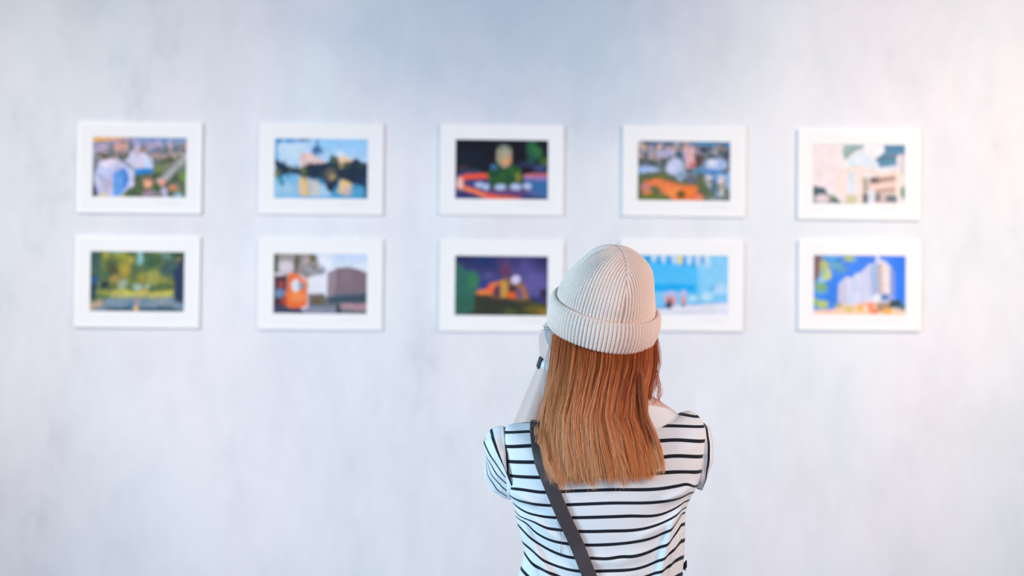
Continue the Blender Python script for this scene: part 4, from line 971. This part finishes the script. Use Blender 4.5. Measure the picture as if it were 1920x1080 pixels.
# trousers and shoes (below the picture)
def loft(name, loops, mat, parent, closed_n=64):
    Vv = np.array(loops); return mesh_obj(name, Vv.reshape(-1, 3), grid_faces(len(loops), Vv.shape[1], True, flip=True), mat, parent, True)
ph = np.linspace(0, 2 * math.pi, 64, endpoint=False)
def loop(cx, cy, z, a, b2): return [(cx + a * math.cos(t), cy + b2 * math.sin(t), z) for t in ph]
trou = loft('trousers', [loop(cxw, YB + .004, z, a, b2) for z, a, b2 in ((0.95, .138, .080), (0.90, .150, .088), (0.84, .162, .096), (0.78, .176, .104), (0.745, .180, .102), (0.74, .12, .07))], M_DENIM, person)
for s_ in (-1, 1):
    loft('trouser_leg', [loop(cxw + s_ * x, YB - dy, z, a, a * 1.02) for z, x, a, dy in ((0.80, .088, .094, 0), (0.70, .090, .094, 0), (0.55, .094, .080, 0), (0.42, .096, .068, 0), (0.25, .098, .064, .012), (0.11, .100, .060, .018), (0.105, .100, .054, .018))], M_DENIM, trou)
    m_ = Blob(); an = np.array([cxw + s_ * 0.10, YB - 0.02, 0.0])
    sh = []
    for z, k in ((0.0, 0.96), (0.012, 1.0), (0.03, 0.98), (0.05, 0.90), (0.075, 0.62), (0.095, 0.44)):
        sh.append([(an[0] + 0.043 * k ** .6 * math.cos(t), an[1] + 0.055 * (k if z > .04 else 1) - 0.0 + 0.128 * k * math.sin(t) - (0.055 * (1 - k) * 1.3 if z > .04 else 0), z + 0.001) for t in ph])
    shoe = loft('shoe', sh, M_SHOE, person); cap = MB(); cap.add([(an[0] + 0.043 * math.cos(t), an[1] + 0.055 + 0.128 * math.sin(t), 0.001) for t in ph], [tuple(range(64))]); cap.build('sole', M_SHOE, shoe)

# ---- hair
HY = [600, 640, 690, 740, 780, 830, 870, 905, 925]
HL = [1046, 1037, 1031, 1024, 1016, 1014, 1024, 1038, 1042]
HRr = [1222, 1226, 1224, 1212, 1209, 1228, 1238, 1240, 1242]
def end_y(u): return np.interp(u, [0, .1, .25, .45, .6, .75, .85, 1.0], [896, 906, 902, 896, 899, 894, 888, 882])
strands = []           # each: (pts (n,3), rad (n), tint, t)
NSEG = 26
YQ = [600, 650, 700, 780, 830, 905]; YCQ = [2.968, 2.966, 2.955, 2.920, 2.885, 2.865]; DPQ = [0.064, 0.073, 0.083, 0.078, 0.052, 0.030]
def root_y(x): return np.interp(x, [1040, 1074, 1108, 1141, 1170, 1198, 1228], [600, 626, 640, 647, 650, 647, 634])
def hair_lock(u0, wid, nst, layer, tint0, ylen=0.0, wig=1.0, thick=0.006, frizz=1.0, age=1.0):
    n = NSEG; t = np.linspace(0, 1, n)
    ph0, ph1 = rng.uniform(0, 6.28, 2); am = rng.uniform(0.2, 1.0) * 3.4 * wig; drift = rng.normal(-4, 5) * wig
    ye0 = end_y(u0) + ylen
    conv = rng.uniform(0.0, 0.6); lt = rng.uniform(0.45, 0.75); top = float(root_y(1044 + 180 * u0)) - 4
    for k in range(nst):
        du = rng.normal(0, 0.45); dr = rng.normal(0, 0.5)
        ye = ye0 + 6 + rng.normal(0, 3) - min(rng.exponential(11), 60) + (rng.uniform(-70, 0) if rng.random() < 0.15 else 0)
        y = top + (ye - top) * t
        L = np.interp(y, HY, HL); R = np.interp(y, HY, HRr)
        spread = wid * (1.0 - conv * np.exp(-((t - lt) / 0.25) ** 2)) * (1 - 0.35 * np.clip((t - 0.85) / 0.15, 0, 1))
        u = u0 + du * spread
        x = L + (R - L) * u + am * np.sin(t * 4.2 + ph0) * t + 1.2 * np.sin(t * 9 + ph1) * t + drift * t ** 2 * np.clip(4 * u0 * (1 - u0), 0, 1)
        x = x + frizz * (0.9 * np.sin(t * rng.uniform(5, 14) + rng.uniform(0, 6)) * t + rng.normal(0, 1.3) * t + rng.normal(0, 4.0) * t ** 7)
        q = np.clip(2 * u - 1, -1, 1); cap = np.sqrt(np.clip(1 - q * q, 0, 1))
        yc = np.interp(y, YQ, YCQ); dp = np.interp(y, YQ, DPQ)
        grow = 0.25 + 0.75 * np.clip(t * 4, 0, 1)
        bulge = (layer + thick * dr * (1 - 0.5 * t) + 0.004 * math.cos(du)) * grow
        Y = yc - dp * cap - bulge * (0.4 + 0.6 * cap)
        pts = np.array([P(a, b_, c_) for a, b_, c_ in zip(x, y, Y)])
        by = backY(pts[:, 0], pts[:, 2])
        lim = by - 0.0045 - max(layer, 0) * 0.6 - 0.0025 * (1 + dr * 0.5)
        newY = np.where(by < 8, np.minimum(pts[:, 1], lim), pts[:, 1])
        newY = np.convolve(np.pad(newY, 2, 'edge'), [.1, .2, .4, .2, .1], 'valid')
        newY = np.where(by < 8, np.minimum(newY, by - 0.003), newY)
        pts[:, 1] = newY
        r = 0.00037 * (1 - 0.65 * t ** 3) * rng.uniform(0.7, 1.25)
        strands.append((pts, r, np.clip(tint0 + rng.normal(0, 0.14), 0, 1), t * age * rng.uniform(0.85, 1.15)))
# under layer, middle layer, surface locks
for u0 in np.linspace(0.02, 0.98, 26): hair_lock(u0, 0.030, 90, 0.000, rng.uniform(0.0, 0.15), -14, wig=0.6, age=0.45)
for u0 in np.linspace(0.03, 0.97, 30): hair_lock(u0 + rng.normal(0, .008), 0.018, 90, rng.uniform(0.003, 0.008), rng.choice([0.0, 0.1, 0.3, 0.5]), rng.normal(-2, 6), thick=0.004, age=rng.uniform(0.5, 0.9))
for u0 in np.linspace(0.02, 0.98, 27):
    hair_lock(np.clip(u0 + rng.normal(0, .014), 0.01, .99), rng.uniform(0.008, 0.026), 120, rng.uniform(0.008, 0.018), np.clip(rng.normal(0.50 - 0.5 * (u0 - .5), 0.36), 0, 1), rng.normal(-2, 8), thick=0.0045, wig=1.3, age=rng.uniform(0.7, 1.12), frizz=1.3)
for u0 in rng.uniform(0.0, 1.0, 150): hair_lock(u0, 0.012, 4, 0.016, rng.uniform(0.2, 1.0), rng.normal(-2, 10), wig=2.0, frizz=1.8)
# free tresses given by their own guide lines: right side swept over the shoulder, wisps on both sides
def tress(guide, nst, spread, tint0, rscale=1.0, fray=1.0):
    G = np.array([P(*g_) for g_ in guide]); tt = np.linspace(0, 1, len(G)); t = np.linspace(0, 1, NSEG); C_ = spline(tt, G, t)
    sp = np.interp(t, np.linspace(0, 1, len(spread)), spread)
    for k in range(nst):
        o = rng.normal(0, 0.5, 3); wob = 0.0008 * np.sin(t * rng.uniform(4, 9) + rng.uniform(0, 6))[:, None] * rng.normal(0, 1, 3) * fray
        strands.append((C_ + sp[:, None] * o[None, :] + wob * t[:, None], 0.00046 * rscale * (1 - 0.6 * t ** 2) * rng.uniform(.75, 1.2), np.clip(tint0 + rng.normal(0, .1), 0, 1), t * rng.uniform(.5, .7) + 0.1))
for x0, x1, x2, x3, tn in ((1222, 1226, 1221, 1213, .25), (1219, 1223, 1217, 1211, .10), (1213, 1215, 1210, 1208, .05), (1206, 1209, 1204, 1206, .15), (1220, 1226, 1220, 1216, .2)):
    tress([(x0, 622, 2.965), (x1, 665, 2.955), (x2, 710, 2.94), (x3, 742, 2.935), (x3 + 1, 758, 2.965), (x3 + 2, 785, 3.01)], 150, [0.008, 0.010, 0.008, 0.005, 0.004], tn)
for gl, nst, tn in (([(1222, 640, 2.96), (1230, 690, 2.95), (1237, 725, 2.95), (1234, 745, 2.95), (1241, 762, 2.94)], 12, .5),
                    ([(1220, 640, 2.96), (1228, 700, 2.94), (1238, 732, 2.94), (1236, 748, 2.94), (1226, 756, 2.93)], 9, .4),
                    ([(1040, 630, 2.96), (1032, 700, 2.95), (1024, 750, 2.93), (1014, 790, 2.90), (1009, 830, 2.845)], 60, .95),
                    ([(1042, 630, 2.955), (1034, 700, 2.945), (1026, 760, 2.92), (1018, 810, 2.86), (1024, 860, 2.83)], 60, .8),
                    ([(1042, 700, 2.95), (1018, 750, 2.95), (1006, 790, 2.90), (1004, 815, 2.84)], 10, .8),
                    ([(1200, 700, 2.88), (1208, 770, 2.86), (1226, 815, 2.845), (1238, 850, 2.832), (1243, 886, 2.828)], 46, .45),
                    ([(1196, 700, 2.88), (1204, 780, 2.86), (1216, 830, 2.845), (1222, 860, 2.832), (1226, 890, 2.828)], 40, .35)):
    tress(gl, nst, [0.006, 0.006, 0.006, 0.005, 0.004], tn, 0.9, 2.0)
N = len(strands)
PT = np.array([s_[0] for s_ in strands]); RD = np.array([s_[1] for s_ in strands]); TN = np.array([s_[2] for s_ in strands]); AL = np.array([s_[3] for s_ in strands])
T = np.gradient(PT, axis=1); T /= np.linalg.norm(T, axis=2)[..., None] + 1e-9
u = np.cross(T, np.array([0, 1.0, 0])); u /= np.linalg.norm(u, axis=2)[..., None] + 1e-9; w = np.cross(T, u)
ang = np.array([math.pi / 2 + k * 2 * math.pi / 3 for k in range(3)])
HVv = PT[:, :, None, :] + RD[:, :, None, None] * (np.cos(ang)[None, None, :, None] * u[:, :, None, :] + np.sin(ang)[None, None, :, None] * w[:, :, None, :])
gf = grid_faces(NSEG, 3, True)
FF = (gf[None] + (np.arange(N) * NSEG * 3)[:, None, None]).reshape(-1, 4)
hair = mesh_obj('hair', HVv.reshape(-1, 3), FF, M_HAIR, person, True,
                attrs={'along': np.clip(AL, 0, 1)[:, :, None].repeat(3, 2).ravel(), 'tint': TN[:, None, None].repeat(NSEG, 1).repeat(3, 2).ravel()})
tag(hair, 'long straight copper red hair fading to blonde tips')
# inner mass of the hair, under the strands
ny, nu = 40, 60; Vv = np.zeros((ny, nu, 3)); yy = np.linspace(618, 862, ny)
for i, y in enumerate(yy):
    L, R = np.interp(y, HY, HL) + 4, np.interp(y, HY, HRr) - 5
    for j, uu in enumerate(np.linspace(0.01, 0.99, nu)):
        cap = math.sqrt(max(0, 1 - (2 * uu - 1) ** 2))
        yc = np.interp(y, YQ, YCQ); dp = np.interp(y, YQ, DPQ) - 0.006
        p = P(L + (R - L) * uu, y, yc - dp * cap + 0.002); by = float(backY(np.array([p[0]]), np.array([p[2]]))[0])
        if by < 8: p[1] = min(p[1], by - 0.003)
        Vv[i, j] = p
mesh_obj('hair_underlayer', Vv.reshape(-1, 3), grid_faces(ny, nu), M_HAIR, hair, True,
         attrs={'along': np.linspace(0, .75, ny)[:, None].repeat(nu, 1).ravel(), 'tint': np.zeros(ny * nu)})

# ---------------------------------------------------------------- shoulder bag with its strap
bagc = np.array([cxw + 0.265, YB + 0.03, 0.70])
bag = empty('shoulder_bag', (bagc[0], bagc[1], bagc[2] - 0.12), 'dark brown leather shoulder bag worn crosswise over the striped shirt', 'bag')
cl = []
for (x, y) in [(1008, 797), (1008, 812), (1009, 826), (1011, 845), (1016, 869), (1031, 907), (1046, 943), (1061, 978), (1073, 1002), (1083, 1024), (1094, 1052), (1105, 1080), (1122, 1115), (1146, 1150), (1185, 1190)]:
    p = P(x, y, 2.85); by = float(backY(np.array([p[0]]), np.array([p[2]]))[0]); p[1] = (by if by < 8 else 2.86) - 0.0035
    if y < 805: p[1] = 2.885
    cl.append(p)
cl = np.array(cl)
back_end = bagc + np.array([-0.02, -0.03, 0.13]); front_end = bagc + np.array([-0.02, 0.03, 0.13])
top = P(1010, 793, 2.93)
front = [P(1008, 791, 2.91), P(1009, 789, 2.935), P(1012, 795, 2.975), np.array([top[0] + .02, YB + .085, top[2] - .05]), np.array([top[0] + .06, YB + .115, top[2] - .16]), np.array([cxw + .05, YB + .125, 1.05]), np.array([cxw + .16, YB + .115, .92]), front_end]
path = np.array(list(reversed(front)) + list(cl) + [np.array([cxw + .17, YB - .115, .86]), back_end])
# resample by arclength and smooth
def resample(p, n):
    d = np.r_[0, np.cumsum(np.linalg.norm(np.diff(p, axis=0), axis=1))]; return np.stack([np.interp(np.linspace(0, d[-1], n), d, p[:, k]) for k in range(3)], 1)
pp = resample(path, 420)
for _ in range(6): pp[1:-1] = 0.25 * pp[:-2] + 0.5 * pp[1:-1] + 0.25 * pp[2:]
Tt = np.gradient(pp, axis=0); Tt /= np.linalg.norm(Tt, axis=1)[:, None]
out = pp - np.array([cxw, YB, 0]); out[:, 2] = 0; out[:, 0] *= 0.25; out /= np.linalg.norm(out, axis=1)[:, None] + 1e-9
oy = np.clip((pp[:, 1] - 2.935) / 0.055, -1, 1); hi = np.clip((pp[:, 2] - 1.18) / 0.05, 0, 1)[:, None]
out = out * (1 - hi) + hi * np.stack([0 * oy, oy, np.sqrt(np.clip(1 - oy ** 2, 0.0, 1))], 1); out /= np.linalg.norm(out, axis=1)[:, None]
Wd = np.cross(Tt, out); Wd /= np.linalg.norm(Wd, axis=1)[:, None]; Nn = np.cross(Wd, Tt)
Nn *= np.sign((Nn * out).sum(1))[:, None]
prof = [(-1, 0), (-1, 1.6), (-.96, 2.2), (-.86, 2.5), (0, 2.6), (.86, 2.5), (.96, 2.2), (1, 1.6), (1, 0), (0, 0)]
HW = 0.0142
SVv = np.array([[pp[i] + Wd[i] * a_ * HW + Nn[i] * b_ * 0.001 for a_, b_ in prof] for i in range(len(pp))])
strap = mesh_obj('strap', SVv.reshape(-1, 3), grid_faces(len(pp), len(prof), True), M_LEATHER, bag, True)
m_ = MB()
for sd in (-1, 1):
    for i in range(6, len(pp) - 8, 2):
        q = i + 1.3
        a0 = pp[i] + Wd[i] * sd * HW * 0.84 + Nn[i] * 0.00265; a1 = pp[i + 1] + Wd[i + 1] * sd * HW * 0.84 + Nn[i + 1] * 0.00265
        m_.tube([a0, a0 + (a1 - a0) * 0.95], 0.00045, 4)
m_.build('stitching', M_STITCH, strap)
m_ = MB(); m_.box(bagc, (0.07, 0.22, 0.24), bevel=0.02); m_.build('bag_body', M_LEATHER, bag)
m_ = MB(); m_.box(bagc + [0.037, 0, 0.03], (0.010, 0.215, 0.17), bevel=0.004); m_.build('flap', M_LEATHER, bag)
m_ = MB(); m_.box(bagc + [0.044, 0, -0.045], (0.006, 0.03, 0.02), bevel=0.002); m_.build('clasp', M_BRASS, bag)
for e_ in (back_end, front_end):
    m_ = MB(); tt_ = np.linspace(0, 2 * math.pi, 25); m_.tube([e_ + [0, 0.016 * math.cos(t), 0.012 * math.sin(t) - 0.008] for t in tt_], 0.002, 8, False); m_.build('ring', M_BRASS, bag)

# ---------------------------------------------------------------- the camera she holds
yw = math.radians(8); CXa = np.array([math.cos(yw), math.sin(yw), 0.0]); CF = np.array([-math.sin(yw), math.cos(yw), 0.0]); CZ = np.array([0, 0, 1.0])
CZ = unit(CZ + 0.06 * CXa - 0.10 * CF); CF = unit(np.cross(CZ, CXa)); CXa = np.cross(CF, CZ)
CMx = np.stack([CXa, CF, CZ], 1)
cc = P(1079, 646, 3.165)
camo = empty('compact_camera', cc - CZ * 0.034, 'silver and black compact camera held up before the face', 'camera')
m_ = MB(); m_.box(cc - CZ * 0.006, (0.118, 0.034, 0.052), CMx, 0.006); m_.build('camera_body', M_BLACK, camo)
m_ = MB(); m_.box(cc + CZ * 0.026, (0.122, 0.036, 0.013), CMx, 0.004); m_.build('top_plate', M_SILVER, camo)
m_ = MB(); m_.box(cc - CZ * 0.033, (0.120, 0.035, 0.006), CMx, 0.002); m_.build('base_plate', M_SILVER, camo)
m_ = MB(); m_.box(cc + CZ * 0.036 - CF * 0.0, (0.034, 0.030, 0.014), CMx, 0.004); m_.build('viewfinder_hump', M_SILVER, camo)
m_ = MB(); m_.lathe(cc + CF * 0.017 - CZ * 0.004, CF, [(0.0, 0), (0.027, 0), (0.027, 0.012), (0.025, 0.013), (0.025, 0.030), (0.023, 0.032), (0.021, 0.028), (0.0, 0.026)], 40); m_.build('lens_barrel', M_BLACK, camo)
m_ = MB(); m_.lathe(cc + CF * 0.0435 - CZ * 0.004, CF, [(0.019, 0), (0.014, 0.0015), (0.007, 0.0025), (0.0, 0.003)], 32); m_.build('front_glass', M_GLASS, camo)
m_ = MB(); m_.lathe(cc + CZ * 0.032 + CXa * 0.045, CZ, [(0.0065, 0), (0.0065, 0.003), (0.005, 0.0045), (0.0, 0.005)], 24); m_.build('shutter_button', M_SILVER, camo)
m_ = MB(); m_.lathe(cc + CZ * 0.032 - CXa * 0.042, CZ, [(0.010, 0), (0.010, 0.006), (0.009, 0.007), (0.0, 0.0072)], 32); m_.build('mode_dial', M_SILVER, camo)
m_ = MB(); m_.box(cc - CF * 0.0175 - CZ * 0.006, (0.075, 0.002, 0.044), CMx, 0.0008); m_.build('rear_screen', M_GLASS, camo)

# pale ribbon strap looping from the left lug, and its other end hanging down
def ribbon(pts, w, name, mat, par, side=(1.0, 0.2, 0)):
    p = resample(np.array(pts, float), 60)
    for _ in range(4): p[1:-1] = 0.25 * p[:-2] + 0.5 * p[1:-1] + 0.25 * p[2:]
    T_ = np.gradient(p, axis=0); T_ /= np.linalg.norm(T_, axis=1)[:, None]
    W_ = np.array(side) - T_ * (T_ @ np.array(side))[:, None]; W_ /= np.linalg.norm(W_, axis=1)[:, None]; N_ = np.cross(T_, W_)
    vv = np.array([[p[i] + W_[i] * a_ * w / 2 + N_[i] * b_ * 0.0008 for a_, b_ in ((-1, -1), (1, -1), (1, 1), (-1, 1))] for i in range(60)])
    return mesh_obj(name, vv.reshape(-1, 3), grid_faces(60, 4, True), mat, par, False)
ribbon([P(1026, 616, 3.10), P(1024, 628, 3.085), P(1028, 642, 3.078), P(1036, 658, 3.072), P(1040, 676, 3.07), P(1036, 694, 3.075)], 0.0075, 'wrist_strap', M_WHITE_BAND, camo)
ribbon([P(1037, 618, 3.10), P(1037, 632, 3.082), P(1032, 648, 3.074), P(1025, 666, 3.070), P(1021, 690, 3.068), P(1018, 740, 3.05), P(1014, 788, 3.0)], 0.0035, 'wrist_strap', M_WHITE_BAND, camo)
m_ = MB(); m_.box(P(1027, 616, 3.115), (0.022, 0.012, 0.008), np.eye(3), 0.002); m_.build('strap_lug', M_SILVER, camo)

# ---------------------------------------------------------------- wristwatch
wa = unit(wrL - elL); wc = wrL - wa * 0.006
watch = empty('wristwatch', wc, 'small black-faced wristwatch with pale band on the raised left wrist', 'watch')
lo = unit(np.array([-1.0, -0.15, 0]) - wa * np.dot([-1.0, -0.15, 0], wa)); lt = np.cross(wa, lo)
ph = np.linspace(0, 2 * math.pi, 60, endpoint=False); bandv = []
for hgt, rr_ in ((-0.009, 0.0215), (-0.0085, 0.0232), (0, 0.0235), (0.0085, 0.0232), (0.009, 0.0215)):
    bandv.append([wc + wa * hgt + (lo * math.cos(t) + lt * math.sin(t)) * rr_ for t in ph])
mesh_obj('watch_band', np.array(bandv).reshape(-1, 3), grid_faces(5, 60, True), M_WHITE_BAND, watch, True)
m_ = MB(); m_.box(wc + lo * 0.0215, (0.0075, 0.022, 0.025), np.stack([lo, lt, wa], 1), 0.002); m_.build('watch_case', M_BLACK, watch)
